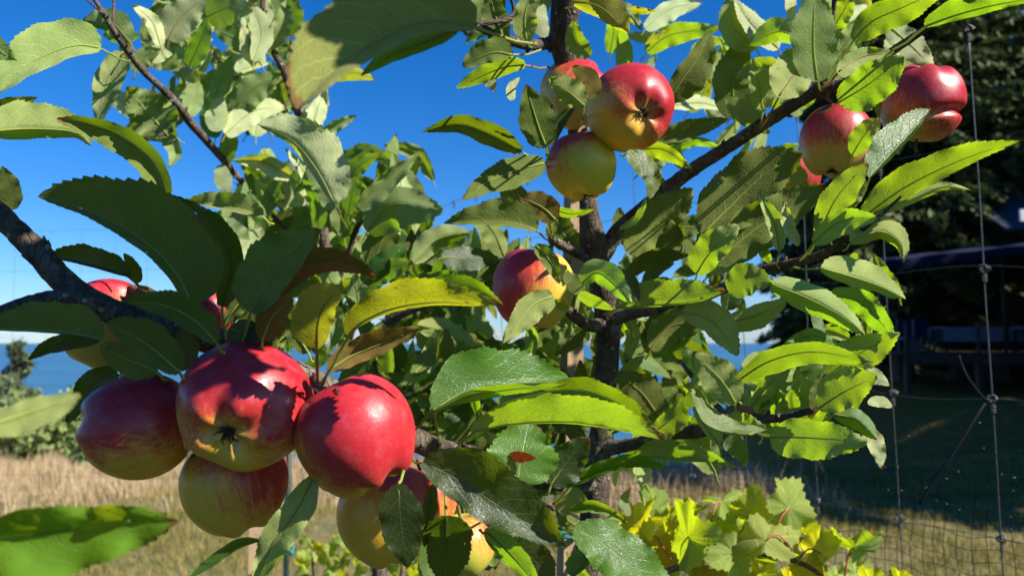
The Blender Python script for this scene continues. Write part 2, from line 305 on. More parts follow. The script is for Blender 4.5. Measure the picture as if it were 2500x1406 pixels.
# ------------------------------------------------------------------ leaf builder
_topo = {}
def leaf_topo(N, K):
    if (N, K) not in _topo:
        _topo[(N, K)] = [(i * K + j, i * K + j + 1, (i + 1) * K + j + 1, (i + 1) * K + j) for i in range(N - 1) for j in range(K - 1)]
    return _topo[(N, K)]
def cam3(x, y, d):
    return np.array(((x - 1250) / F * d, (703 - y) / F * d, -d))
SCAM = np.array((SUNV @ CR, SUNV @ CU, -(SUNV @ CF)))
def choose(pts, d, wl, wr, look, W):
    """how far each blade half and the tip lean away from the viewer, so that the wanted halves catch the sun"""
    L = float(np.sum(np.linalg.norm(np.diff(pts, axis=0), axis=1)))
    m = pts[len(pts) // 2] if len(pts) > 2 else pts.mean(0)
    T2 = (pts[-1] - pts[0]) / (np.linalg.norm(pts[-1] - pts[0]) + 1e-9); nl = np.array((T2[1], -T2[0]))
    ml = [math.sqrt(max(W * W - w * w, (0.12 * W) ** 2)) for w in (abs(wl), abs(wr))]
    best = None
    tilts = (0,) if look == 'NN' else (-0.55, -0.3, 0, 0.3, 0.55)
    for tz in tilts:
        for sl in (-1, -0.45, 0.45, 1):
            for sr in (-1, -0.45, 0.45, 1):
                px = d / F
                c = cam3(m[0], m[1], d); 
                tv = cam3(m[0] + T2[0], m[1] + T2[1], d + tz * px) - c
                sc = -0.10 * abs(tz) - 0.06 * (abs(sl) + abs(sr))
                if sl * sr < -0.3: sc -= 0.05
                for (w, s_, mg, sg, lk) in ((wl, sl, ml[0], 1, look[0]), (wr, sr, ml[1], -1, look[1])):
                    e = cam3(m[0] + nl[0] * w * sg, m[1] + nl[1] * w * sg, d + s_ * mg * px) - c
                    n = np.cross(tv, e); n /= np.linalg.norm(n) + 1e-15
                    if n @ c > 0: n = -n
                    v = n @ SCAM
                    wt = max(abs(w), 8) / (abs(wl) + abs(wr) + 16)
                    sc += wt * ({'L': min(v, 0.75), 'B': -max(v, -0.7), 'N': 0.0}[lk])
                if best is None or sc > best[0]: best = (sc, tz * L, sl * ml[0], sr * ml[1])
    return best[1:]
LEAF_N = {}
def leaf_shape(pts, wl, wr, d, look='NN', side='u', N=30, rng=RNG, zl=None, zr=None, tz=None, wav=1.0, ser=1.0, curl=None):
    """world vertices of a blade, its faces and UVs, the midrib line; pts are photo pixels from base to tip"""
    pts = np.asarray(pts, float)[:, :2]
    L = float(np.sum(np.linalg.norm(np.diff(pts, axis=0), axis=1)))
    W = max(0.25 * L, 0.92 * max(abs(wl), abs(wr)))
    if isinstance(d, tuple): dd = d; a = choose(pts, d[0], wl, wr, look, W); t0 = 0
    else:
        a = choose(pts, d, wl, wr, look, W); t0 = a[0] if tz is None else tz * L; dd = (d - 0.5 * t0 * d / F, d + 0.5 * t0 * d / F)
    zl = a[1] if zl is None else zl; zr = a[2] if zr is None else zr
    d0 = sum(dd) / 2; px = d0 / F
    mid = spline(pts, N); t = np.linspace(0, 1, N)
    dep = np.interp(t, np.linspace(0, 1, len(dd)), dd) 
    dep = dep + px * L * rng.normal(0, 0.05) * np.sin(np.pi * t)
    tg = np.gradient(mid, axis=0); tg /= np.linalg.norm(tg, axis=1)[:, None] + 1e-9
    nl = np.stack((tg[:, 1], -tg[:, 0]), 1)
    ea, eb = rng.uniform(0.42, 0.64), rng.uniform(0.66, 0.95)
    prof = (t + 0.012) ** ea * (1 - t) ** eb; prof = prof / prof.max()
    qs = (0.0, 0.22, 0.45, 0.68, 0.86, 1.0)
    order = [(1, q) for q in qs[:0:-1]] + [(0, 0.0)] + [(-1, q) for q in qs[1:]]
    X = np.empty((N, len(order), 3)); UV = np.empty((N, len(order), 2))
    ph = rng.uniform(0, 6.28, 6); fr = rng.uniform(1.3, 2.8, 2)
    wav = wav * rng.uniform(0.7, 1.9); cu = rng.normal(0.2, 0.45, 2) if curl is None else (curl, curl)
    teeth = np.where(np.arange(N) % 2 == 0, 1.0, -1.0) * ser
    for j, (sg, q) in enumerate(order):
        w = wl if sg >= 0 else wr; z = zl if sg >= 0 else zr; k = 0 if sg >= 0 else 1
        pw = prof * (1 + 0.05 * np.sin(2 * np.pi * 2.3 * t + ph[k]) + 0.03 * np.sin(2 * np.pi * 5.1 * t + ph[k + 2]))
        if q == 1.0: pw = pw * (1 + 0.022 * teeth) 
        fw = 0.10 * W * q if q == 1.0 else 0
        xy = mid + nl * (sg * q * w * pw)[:, None] + tg * (0.012 * L * teeth * (q == 1.0) * (prof > 0.15))[:, None] * ser
        zz = z * pw * (q + cu[k] * (q * q - q))
        zz = zz + wav * W * q * q * (0.10 * np.sin(2 * np.pi * fr[k] * t + ph[k + 4]) + 0.05 * np.sin(2 * np.pi * 4.3 * t + ph[k + 2])) * np.minimum(1, 4 * t)
        vein = np.cos(2 * np.pi * ((t - 0.30 * q ** 1.35) * 8 + (0.45 if sg < 0 else 0)))
        zz = zz + wav * W * 0.022 * vein * q * (1.25 - q) * 2 * (1 if side == 'u' else -1)
        X[:, j] = np.stack((xy[:, 0], xy[:, 1], dep + zz * px), 1)
        UV[:, j] = np.stack((np.full(N, 0.5 + 0.5 * sg * q), t), 1)
    V = P(X[..., 0], X[..., 1], X[..., 2]).reshape(-1, 3)
    fc = leaf_topo(N, len(order))
    # which face is seen decides the winding: 't' shows the upper face (front face), 'u' the underside
    i = N // 2 * len(order) + 5
    c = V[i]; n = np.zeros(3)
    for dj in (3, -3):
        e = V[i + dj] - c; u = V[i + len(order)] - V[i - len(order)]
        q = np.cross(e, u); q = q if q @ (c - CC) < 0 else -q; n += q
    f0 = fc[(N // 2) * (len(order) - 1) + 4]
    fn = np.cross(V[f0[1]] - V[f0[0]], V[f0[2]] - V[f0[0]])
    front = fn @ n > 0
    if front != (side == 't'): fc = [q[::-1] for q in fc]
    nrm = n / (np.linalg.norm(n) + 1e-12)
    return V, fc, UV.reshape(-1, 2), P(mid[:, 0], mid[:, 1], dep), nrm, d0
class Tree:
    def __init__(s, name, base, label, group=None):
        s.root = empty(name, base, label, 'tree', group); s.leaves = []; s.nobj = 0; s.mass = None
    def leaf(s, look, side, d, wl, wr, pts, pet=None, kind='g', **kw):
        s.leaves.append((look, side, d, wl, wr, pts, pet, kind, kw))
    def branch(s, name, rows, mat=None, k=10, step=None, wob=0.035):
        """rows of (pixel x, pixel y, depth, radius in pixels)"""
        r = np.array(rows, float); n = max(12, int(len(r) * 8)); q = spline(r, n)
        pts = P(q[:, 0], q[:, 1], q[:, 2]); rad = np.maximum(q[:, 3] * (.94 if max(q[:, 3]) > 30 else .84), 0.6) * q[:, 2] / F
        v, f = tube_geo(pts, rad, k, True, wob, RNG)
        f = list(f); v = [v]; nv_ = len(v[0]); ln = float(np.linalg.norm(np.diff(pts, axis=0), axis=1).sum())
        for _ in range(int(ln / 0.022)):                       # buds and short spurs along the bark
            i = int(RNG.integers(1, n - 1)); tg = pts[i + 1] - pts[i - 1]; tg /= np.linalg.norm(tg) + 1e-9
            e = np.cross(tg, RNG.normal(size=3)); e /= np.linalg.norm(e) + 1e-9; r0 = rad[i]; h = min(.0035, r0 * RNG.uniform(.5, 1.1)) + .001
            b0 = pts[i] + e * r0 * .8; w, g = tube_geo(np.array([b0, b0 + e * h * .5 + tg * h * .3, b0 + e * h + tg * h * .8]), np.array((.55, .42, .06)) * min(r0, .0042), 6)
            v.append(w); f += [tuple(a + nv_ for a in q_) for q_ in g]; nv_ += len(w)
        v = np.concatenate(v)
        o = obj(name, v, f, mat or M_BARK, s.root, pts[0]); s.nobj += 1; return o
    def grow(s, limit=300):
        ext = lambda L: float(np.ptp([p[0] for p in L[5]]) + np.ptp([p[1] for p in L[5]]))
        big = sorted(range(len(s.leaves)), key=lambda i: -ext(s.leaves[i]) * (0 if s.leaves[i][8].get('unseen') else 1))
        keep = set(big[:limit]); mass = {}
        for i, (look, side, d, wl, wr, pts, pet, kind, kw) in enumerate(s.leaves):
            kw = dict(kw); kw.pop('unseen', None)
            e = ext(s.leaves[i]); N = kw.pop('N', 46 if e > 260 else 32 if e > 120 else 22)
            V, fc, UV, mid, nrm, d0 = leaf_shape(pts, wl, wr, d, look, side, N, **kw)
            if i not in keep:
                m = mass.setdefault(kind, ([], [], [], [0])); m[1].extend([[a + m[3][0] for a in q] for q in fc]); m[0].append(V); m[2].append(UV); m[3][0] += len(V); continue
            o = obj('leaf', V, fc, M_LEAF[kind], s.root, mid[0], uv=UV); s.nobj += 1
            # stalk and midrib: one tapering tube on the lower face
            und = -nrm if side == 't' else nrm
            n = len(mid); last = int(n * 0.86); rad0 = 0.00085
            mr = mid[1:last:2] + und * 0.0005
            if pet is not None:
                pw = P(pet[0], pet[1], pet[2] if len(pet) > 2 else d0)
            else:
                b = mid[0] - (mid[3] - mid[0]) / (np.linalg.norm(mid[3] - mid[0]) + 1e-9) * min(0.011, 0.12 * np.linalg.norm(mid[-1] - mid[0]))
                pw = b + np.array((0, 0.004, -0.004))
            m2 = (pw + mid[0]) / 2 + np.array((0, 0, -0.002))
            line = np.vstack([pw, 0.5 * (pw + m2), m2, 0.5 * (m2 + mid[0]), mr])
            rad = np.concatenate([[rad0 * 1.25, rad0, rad0, rad0 * 1.05], np.linspace(rad0 * .85, rad0 * 0.18, len(mr))])
            v, f = tube_geo(line, rad, 6)
            obj('petiole', v, f, M_PET, o, line[0]); s.nobj += 1
        for kind, (v, f, u, _) in mass.items():
            o = obj('foliage', np.concatenate(v), f, M_LEAF[kind], s.root, uv=np.concatenate(u)); o['kind'] = 'stuff'  # also holds the out-of-view leaves added for their shade
    def fill(s, n, x, y, d, size=(60, 115), look=None, kind='g', up=0.35, unseen=False):
        for _ in range(n):
            dd = random.uniform(*d); px = random.uniform(*x); py = random.uniform(*y)
            L = random.uniform(*size); a = random.uniform(0, 2 * math.pi) if random.random() > up else random.uniform(-2.6, -0.5)
            e = np.array((math.cos(a), math.sin(a))); q = np.array((-e[1], e[0])) * random.uniform(-0.22, 0.22)
            b = np.array((px, py)) - e * L / 2
            W = L * 0.27
            wl, wr = W * random.uniform(0.3, 1), W * random.uniform(0.3, 1)
            k = random.random(); lk = look or ('LL' if k < .3 else 'BB' if k < .6 else 'LB' if k < .75 else 'NN')
            s.leaf(lk, random.choice('uuut'), dd, wl, wr, [tuple(b), tuple(b + e * L * 0.5 + q * L), tuple(b + e * L)], None,
                   random.choice(kind), **({'unseen': 1} if unseen else {}))
# ------------------------------------------------------------------ apple builder
def apple(cx, cy, d, rp, axis, label, red=0.5, blush=None, squash=0.93, lobe=0.05, dimple=0.20, yellow=(0.56, 0.40, 0.065), stalk=None, crease=None, russet=0.0, deep=(0.36, 0.011, 0.018), taper=0.10):
    """centre pixel, depth, radius in pixels, camera-space direction of the calyx end"""
    c = P(cx, cy, d); Rr = rp * d / F
    ax = np.array(axis, float); ax /= np.linalg.norm(ax)
    vd = (c - CC) / np.linalg.norm(c - CC)
    z = CR * ax[0] + CU * ax[1] - CF * ax[2]; z /= np.linalg.norm(z)
    q = Vector((0, 0, 1)).rotation_difference(Vector(z)); M = np.array(q.to_matrix())
    nu, nv = 64, 44
    th = np.linspace(0.0, math.pi, nv + 1); ph = np.linspace(0, 2 * math.pi, nu, endpoint=False)
    seed = random.uniform(0, 6.28); asym = random.uniform(0.01, 0.03)
    V = []
    if crease: cd = M.T @ (CR * crease[2][0] + CU * crease[2][1] - CF * crease[2][2]); cph = math.atan2(cd[1], cd[0])
    for i, a in enumerate(th):
        r = math.sin(a) ** 0.92 if 0 < i < nv else 0.0
        zz = math.cos(a) * squash
        zz -= (dimple * 1.15 * math.exp(-(a / 0.36) ** 2)); zz += dimple * 1.5 * math.exp(-((math.pi - a) / 0.30) ** 2)
        r *= 1 - taper * (math.cos(a) * 0.5 + 0.5) ** 1.5 + 0.02
        for p_ in ph:
            lf = 1 + lobe * math.cos(5 * p_ + seed) * math.exp(-((a - 0.55) / 0.55) ** 2) + asym * math.cos(2 * p_ + 1.3 * seed) + asym * math.cos(p_ - seed) * 0.8
            zq = zz + lobe * 0.9 * math.cos(5 * p_ + seed) * math.exp(-((a - 0.40) / 0.30) ** 2)
            zq += 0.010 * math.cos(10 * p_ + 2 * seed) * math.exp(-((a - 0.24) / 0.13) ** 2)
            if crease:
                g = math.exp(-((a - crease[0] - .12 * math.sin(p_ * 2)) / 0.10) ** 2) * max(0, .25 + .75 * math.cos(p_ - cph)); lf *= 1 - crease[1] * g
            V.append((r * lf * math.cos(p_), r * lf * math.sin(p_), zq))
    V = np.array(V) * Rr + c
    f = [(i * nu + j, (i + 1) * nu + j, (i + 1) * nu + (j + 1) % nu, i * nu + (j + 1) % nu) for i in range(nv) for j in range(nu)]
    b = np.array(blush if blush is not None else tuple(SUN), float)
    b = M.T @ b
    m = apple_material('apple_skin', tuple(b), red, yellow, russet=russet, deep=deep)
    e = empty('apple', c, label, 'apple', 'apples hanging on the tree')
    WPOS[e.name] = tuple(c); e.rotation_mode = 'QUATERNION'; e.rotation_quaternion = q
    obj('skin', V, f, m, e, c)
    mb = MB(); rnd = random.Random(cx)
    for k in range(15):
        a = k * 0.42 + rnd.uniform(-.25, .25); ln = Rr * rnd.uniform(0.06, 0.15); up = rnd.uniform(0.4, 1.2)
        b0 = np.array((math.cos(a) * 0.05 * Rr, math.sin(a) * 0.05 * Rr, (squash - dimple * 1.15) * Rr))
        mb.tube(np.array([b0, b0 + np.array((math.cos(a) * ln * .5, math.sin(a) * ln * .5, ln * up * .6)), b0 + np.array((math.cos(a + .4) * ln, math.sin(a + .4) * ln, ln * up * rnd.uniform(.4, 1.1)))]) , np.array((0.022, 0.018, 0.004)) * Rr, 5)
    mb.tube(np.array([(0, 0, (squash - dimple * 1.4) * Rr), (0, 0, (squash - dimple * 1.05) * Rr)]), np.array((0.12, 0.09)) * Rr, 8)
    v = np.concatenate(mb.v) + c; obj('calyx', v, mb.f, M_CALYX, e, v[0])
    s0 = np.array((0, 0, -(squash - dimple * 1.45) * Rr)) + c
    s1 = M.T @ (P(*stalk) - c) + c if stalk is not None else np.array((0.1 * Rr, 0.05 * Rr, -(squash + 0.18) * Rr)) + c
    md = (s0 + s1) / 2 + (s0 - c) * 0.12
    v, ff = tube_geo(spline(np.array([s0, md, s1]), 8), np.linspace(0.0011, 0.0016, 8), 7); obj('stalk', v, ff, M_STALK, e, s0)
    return e
# ------------------------------------------------------------------ ground, sea
def sstep(a, b, x):
    t = np.clip((x - a) / (b - a), 0, 1); return t * t * (3 - 2 * t)
def gz(x, y):
    x = np.asarray(x, float); y = np.asarray(y, float)
    L = 1 - sstep(2.0, 9.0, x - 0.22 * y)
    z = -0.05 * np.maximum(0, y - 5) - 0.17 * np.maximum(0, y - 11.5) 
    return z * L
gx = np.concatenate([np.linspace(-90, -14, 16), np.linspace(-13, 16, 88), np.linspace(18, 110, 20)])
gy = np.concatenate([np.linspace(-40, -2, 12), np.linspace(-1.5, 24, 92), np.linspace(26, 95, 24)])
GX, GY = np.meshgrid(gx, gy); GZ = gz(GX, GY) + 0.02 * np.sin(GX * 1.7 + GY) * np.cos(GY * 1.3) * (np.hypot(GX, GY) > 2.5)
V = np.stack([GX, GY, GZ], -1).reshape(-1, 3); nx = len(gx)
f = [(i * nx + j, i * nx + j + 1, (i + 1) * nx + j + 1, (i + 1) * nx + j) for i in range(len(gy) - 1) for j in range(nx - 1)]
def ground_mat():
    m = Mat('dry_lawn'); c = m.coord()
    n1 = m.noise(c, 1.1, 6, 0.65); n2 = m.noise(c, 7, 5, 0.7); n3 = m.noise(m.mapping(c, (60, 25, 1)), 1.0, 4, 0.7)
    col = m.mix(m.rng(n1, .35, .65), (.25, .205, .095), (.135, .15, .048)); col = m.mix(m.rng(n2, .4, .75), col, (.28, .225, .125)); col = m.mix(m.rng(n3, .5, .8, 0, .55), col, (.05, .05, .018))
    sx = m.n('ShaderNodeSeparateXYZ'); m.l(c, sx.inputs[0]); e = m.math('ADD', m.math('MULTIPLY_ADD', sx.outputs[1], -.10, sx.outputs[0]), m.math('MULTIPLY_ADD', n1, 3.0, -1.5))
    shade_mask = m.math('MULTIPLY', m.rng(e, .2, 2.6), m.rng(sx.outputs[1], 6.5, 9.5)); col = m.mix(m.math('MULTIPLY', shade_mask, .85), col, m.mix(n2, (.105, .062, .004), (.18, .110, .010)))  # shade on the right-hand lawn put into the colour, darker and warmer
    near = m.math('SUBTRACT', 1.0, m.rng(sx.outputs[1], 1.5, 3.4)); col = m.mix(near, col, m.mix(n2, (.025, .040, .010), (.055, .065, .02)))  # unseen ground by the camera darkened to cut bounced light
    return m.done(m.bsdf(col, .95, .1, m.bump(m.math('ADD', n2, n3), .9, .05)))
tag(obj('ground', V, f, ground_mat(), None, (0, 0, 0)), kind='structure')
def sea_mat():
    m = Mat('sea_water'); c = m.coord()
    n = m.noise(m.mapping(c, (.02, .05, .02)), 1.0, 5, .6); n2 = m.noise(m.mapping(c, (.0006, .0022, 1)), 1.0, 4, .6)
    col = m.mix(m.rng(n2, .35, .65), (.022, .090, .155), (.035, .120, .20))
    return m.done(m.bsdf(col, .38, .4, m.bump(n, .35, 2.0)))
s = 40000.0
tag(obj('sea', [(-s, 70, -62), (s, 70, -62), (s, s, -62), (-s, s, -62)], [(0, 1, 2, 3)], sea_mat(), None, (0, 70, -62), False), kind='structure')
# ------------------------------------------------------------------ grasses
def blades(name, n, xr, yr, h, w, mat, lean=.35, dens=None, seed=1):
    g = np.random.default_rng(seed); x = g.uniform(*xr, n); y = g.uniform(*yr, n)
    if dens is not None: k = g.random(n) < dens(x, y); x, y = x[k], y[k]; n = len(x)
    z = gz(x, y); cl = .62 + .38 * np.sin(x * 2.3 + 2 * np.sin(y * 1.9)) * np.sin(y * 2.9 + x) + .25 * np.sin(x * 7.1 + y * 5); hh = h * g.uniform(.35, 1.15, n) * (np.clip(cl, .3, 1.3) if h > .2 else 1) * np.where(g.random(n) < .04, 1.7, 1); a = g.uniform(0, 6.28, n); ln = hh * g.uniform(.1, lean, n); ww = w * g.uniform(.6, 1.3, n); b = g.uniform(0, 6.28, n)
    p = np.stack([x, y, z], 1); s_ = np.stack([np.cos(b), np.sin(b), 0 * b], 1) * ww[:, None] / 2; L = np.stack([np.cos(a) * ln, np.sin(a) * ln, hh], 1)
    md = p + L * np.array((.35, .35, .62)); V = np.stack([p - s_, p + s_, md + s_ * .7, md - s_ * .7, p + L], 1).reshape(-1, 3); i = np.arange(n) * 5
    F4 = np.stack([i, i + 1, i + 2, i + 3], 1).tolist(); F3 = np.stack([i + 3, i + 2, i + 4], 1).tolist()
    o = obj(name, V, F4 + F3, mat, None, (0, 0, 0), False); o['kind'] = 'stuff'; return o
def grass_mat(name, c1, c2):
    m = Mat(name); c = m.coord(); col = m.mix(m.rng(m.noise(c, 3, 3), .3, .7), c1, c2); col = m.mix(m.rng(m.noise(c, 40, 2), .4, .8, 0, .5), col, tuple(k * .5 for k in c1))
    p = m.bsdf(col, .8, .15); t = m.n('ShaderNodeBsdfTranslucent'); m.l(col, t.inputs[0]); ms = m.n('ShaderNodeMixShader'); ms.inputs[0].default_value = .25; m.l(p, ms.inputs[1]); m.l(t.outputs[0], ms.inputs[2]); return m.done(ms.outputs[0])
G_DRY = grass_mat('dry_grass', (.58, .43, .255), (.42, .31, .17)); G_SHORT = grass_mat('short_grass', (.32, .255, .085), (.19, .178, .036))
blades('tall_dry_grass', 42000, (-9, 3.5), (7.2, 12.6), .31, .009, G_DRY, .6, lambda x, y: np.clip((y - 7.4 + .7 * np.sin(x * 2.1) + .4 * np.sin(x * 5.3 + 1)) / 1.8, .02, 1), 2)
blades('short_grass', 170000, (-5, 9), (3.4, 13.0), .08, .007, G_SHORT, .9, lambda x, y: .25 + .75 * (np.sin(x * 2.1 + 1.3 * np.sin(y * 1.7)) * np.cos(y * 2.3) > -.2), 3)
# ------------------------------------------------------------------ trees and shrubs far off
def foliage_mat(name, c1, c2, tr):
    m = Mat(name); c = m.coord(); col = m.mix(m.rng(m.noise(c, 1.6, 4, .6), .3, .7), c1, c2); col = m.mix(m.rng(m.noise(c, 9, 2), .45, .8, 0, .5), col, tuple(k * 1.7 for k in c2))
    p = m.bsdf(col, .7, .2); t = m.n('ShaderNodeBsdfTranslucent'); t.inputs[0].default_value = (*tr, 1); ms = m.n('ShaderNodeMixShader'); ms.inputs[0].default_value = .25; m.l(p, ms.inputs[1]); m.l(t.outputs[0], ms.inputs[2]); return m.done(ms.outputs[0])
F_CON = foliage_mat('conifer_needles', (.060, .085, .026), (.105, .115, .040), (.03, .05, .01)); F_SHR = foliage_mat('shrub_leaves', (.17, .24, .07), (.27, .33, .11), (.10, .13, .02))
F_BLU = foliage_mat('young_conifer_needles', (.09, .13, .07), (.15, .19, .09), (.05, .07, .02))
M_TR = bark_material('conifer_bark', (.06, .045, .035), (.12, .09, .07), 10)
def quads(g, c, size, n, out=None, asp=.45, droop=0.0):
    """n small leaf-like quads about the given points (one row each)"""
    d = g.normal(size=(n, 3)); 
    if out is not None: d = d * .6 + out
    d[:, 2] -= droop; d /= np.linalg.norm(d, axis=1)[:, None]; s = np.cross(d, g.normal(size=(n, 3))); s /= np.linalg.norm(s, axis=1)[:, None] + 1e-9
    z = size * g.uniform(.5, 1.3, n)[:, None]; d = d * z; s = s * z * asp
    return np.stack([c - d * .5, c + s * .5, c + d * .5, c - s * .5], 1).reshape(-1, 3)
def conifer(h, r, seed, n=7000, size=.42, base=.12, mat=None, gap=0.25, name='conifer', droop=.5, pw=.8):
    g = np.random.default_rng(seed); cs = []; out = []; nb = int(h * 9); bt = MB()
    for k in range(nb):
        u = base + (1 - base) * (k + g.random()) / nb; z = u * h; a = g.uniform(0, 6.28); rr = r * (1 - u) ** pw * g.uniform(.55, 1.12) + .12
        m = max(6, int(n / nb * (rr / (r * .55)))); t = g.random(m) ** .6
        dr = np.array((math.cos(a), math.sin(a), 0)); wd = np.array((-dr[1], dr[0], 0))
        p = np.array((0, 0, z)) + dr * (t * rr)[:, None] + wd * (g.normal(0, .16, m) * rr * (1.1 - t) + g.normal(0, .10, m))[:, None]; p[:, 2] += -.28 * rr * t ** 2 + g.normal(0, .10, m) + .1 * rr * t
        cs.append(p); out.append(np.tile(dr, (m, 1)))
    c = np.concatenate(cs); o = np.concatenate(out); V = quads(g, c, size, len(c), o, .38, droop)
    f = np.arange(len(V)).reshape(-1, 4).tolist()
    v2, f2 = tube_geo(spline(np.array([(0, 0, -.4), (.05, 0, h * .5), (0, .04, h)]), 10), np.linspace(.022 * h, .01, 10), 8)
    return V, f, v2, f2, mat or F_CON
def plant_tree(proto, at, label, cat='tree', name='conifer', sc=1.0, rz=0.0, group=None):
    V, f, v2, f2, mat = proto; e = empty(name, at, label, cat, group); 
    o1 = bpy.data.objects.new('crown', proto_mesh(proto, 'crown')); o2 = bpy.data.objects.new('trunk', proto_mesh(proto, 'trunk'))
    for o in (o1, o2): COL.objects.link(o); o.parent = e
    e.scale = (sc,) * 3; e.rotation_euler = (0, 0, rz); return e
_pm = {}
def proto_mesh(proto, part):
    k = (id(proto), part)
    if k not in _pm:
        V, f, v2, f2, mat = proto; me = bpy.data.meshes.new(part); me.from_pydata((V if part == 'crown' else v2).tolist(), [], f if part == 'crown' else f2)
        me.materials.append(mat if part == 'crown' else M_TR); me.update(); _pm[k] = me
    return _pm[k]
CON = [conifer(19, 4.6, 11, 22000, .55, .06, pw=.5), conifer(22, 5.0, 12, 24000, .58, .06, pw=.55), conifer(16, 4.4, 13, 20000, .52, .05, pw=.5)]
def shrub(h, r, seed, n=4200, size=.13, mat=None):
    g = np.random.default_rng(seed); nc = 16; cl = np.stack([g.normal(0, r * .42, nc), g.normal(0, r * .42, nc), g.uniform(.2, .85, nc) * h], 1); rc = g.uniform(.28, .5, nc) * r
    k = g.integers(0, nc, n); d = g.normal(size=(n, 3)); d /= np.linalg.norm(d, axis=1)[:, None]; c = cl[k] + d * (rc[k] * g.uniform(.5, 1.1, n))[:, None]; c[:, 2] = np.maximum(c[:, 2], .03)
    V = quads(g, c, size, n, d * .4, .6); bt = MB()
    for q in cl[:9]: bt.tube(spline(np.array([(0, 0, -.1), (q[0] * .3, q[1] * .3, q[2] * .5), q]), 6), np.linspace(.05, .012, 6), 6)
    return V, np.arange(len(V)).reshape(-1, 4).tolist(), np.concatenate(bt.v), bt.f, mat or F_SHR
def at(px, d, dz=0.0):
    p = P(px, 835, d); x, y = p[0], p[1]; return (x, y, float(gz(x, y)) + dz)
SHR = [shrub(2.9, 2.2, 21, 6200, .22), shrub(2.6, 2.2, 22, 6200, .22), shrub(3.2, 2.2, 23, 6600, .22)]
YC = [conifer(4.8, 1.8, 31, 15000, .26, .04, F_BLU, name='young_conifer', droop=.15, pw=.85), conifer(3.6, 1.6, 32, 11000, .24, .04, F_BLU, droop=.1, pw=.65)]
LSH = [(-60, 24, 0, 1.0, 'broad green shrub at the far edge of the field, cut by the picture border'), (90, 22.5, 1, .98, 'rounded olive green shrub behind the dry grass, under the young conifer'), (185, 21, 2, .80, 'mid green shrub behind the tall dry grass and the left red apple'), (280, 25, 0, 1.0, 'dull green shrub mostly behind the leftmost red apple'),
       (430, 27, 1, 1.0, 'green shrub hidden behind the front apples'), (620, 28, 2, 1.0, 'green shrub seen between the apples and the thin green post')]
for i, (px, d, k, sc, lb) in enumerate(LSH): plant_tree(SHR[k], at(px, d), lb, 'shrub', 'shrub', sc, i * 1.3, 'shrubs beyond the dry grass')
plant_tree(YC[0], at(45, 24.5), 'bushy young conifer rising against the sea beyond the dry field', 'tree', 'young_conifer', 1.0)
plant_tree(YC[1], at(-40, 21.5), 'smaller young conifer at the left border of the field', 'tree', 'young_conifer', 1.0, 1.0)
plant_tree(YC[1], at(190, 27), 'slim young conifer with its thin tip against the sea', 'tree', 'young_conifer', .98, 2.0)
RC = [(2075, 38, 0, 1.05, 'dark conifer at the inner edge of the shaded grove'), (2200, 31, 1, 1.0, 'dark conifer with drooping boughs right of the inner one'), (2150, 45, 1, 1.15, 'tall dark conifer deep in the shaded grove'), (2330, 31, 2, 1.15, 'dark conifer straight behind the fence wire in the shaded grove'), (2340, 42, 0, 1.25, 'tall dark conifer rising behind the porch awning'), (2440, 36, 1, 1.15, 'dark conifer beside the house at the right border'), (2000, 52, 2, .8, 'distant conifer whose tip shows between the right limb leaves'), (1940, 60, 0, .5, 'small far conifer seen low between the right leaves'), (2450, 52, 1, 1.4, 'tallest dark conifer behind the house roof')]
for i, (px, d, k, sc, lb) in enumerate(RC): plant_tree(CON[k], at(px, d), lb, 'tree', 'conifer', sc, i * 2.1, 'conifers of the shaded grove')
SH = [((14.0, 10.0), 2, .9), ((17.0, 13.5), 1, 1.0), ((15.5, 6.5), 1, 1.0), ((19.5, 8.5), 0, 1.1), ((23, 5), 1, 1.15), ((24, 13), 0, 1.2), ((30, 17), 1, 1.2), ((38, 22), 1, 1.3)]
for i, ((x, y), k, sc) in enumerate(SH): plant_tree(CON[k], (x, y, 0), 'conifer outside the picture whose shade covers the right-hand lawn', 'tree', 'conifer', sc, i * 1.7, 'conifers shading the lawn from the right')
# ------------------------------------------------------------------ house with deck and awning in the shade
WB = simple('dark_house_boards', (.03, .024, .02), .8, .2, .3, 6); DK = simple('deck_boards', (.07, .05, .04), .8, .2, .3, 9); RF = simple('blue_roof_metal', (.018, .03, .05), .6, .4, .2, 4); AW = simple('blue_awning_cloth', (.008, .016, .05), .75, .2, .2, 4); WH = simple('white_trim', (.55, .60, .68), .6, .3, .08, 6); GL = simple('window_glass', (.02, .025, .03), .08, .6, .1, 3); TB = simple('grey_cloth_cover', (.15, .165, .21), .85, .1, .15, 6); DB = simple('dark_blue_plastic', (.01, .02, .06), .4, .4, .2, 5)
hx = 12.6; hy = 25.0
H = empty('house', (hx, hy, 0), 'dim house with a wooden deck and white upper trim, in deep shade', 'house'); WPOS[H.name] = (hx, hy, 0)
def part(name, mat, boxes, parent=H, **kw):
    m = MB()
    for b in boxes: m.box(*b)
    return obj(name, np.concatenate(m.v), m.f, mat, parent, m.v[0].mean(0), False)
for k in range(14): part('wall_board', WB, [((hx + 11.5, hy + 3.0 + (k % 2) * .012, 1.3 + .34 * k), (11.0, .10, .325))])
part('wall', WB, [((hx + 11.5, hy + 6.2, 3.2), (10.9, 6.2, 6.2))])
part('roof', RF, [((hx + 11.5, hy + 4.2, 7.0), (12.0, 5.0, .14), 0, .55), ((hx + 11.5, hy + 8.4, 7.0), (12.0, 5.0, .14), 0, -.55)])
part('eave_trim', WH, [((hx + 11.4, hy + 1.6, 6.15), (11.4, .10, .42))])
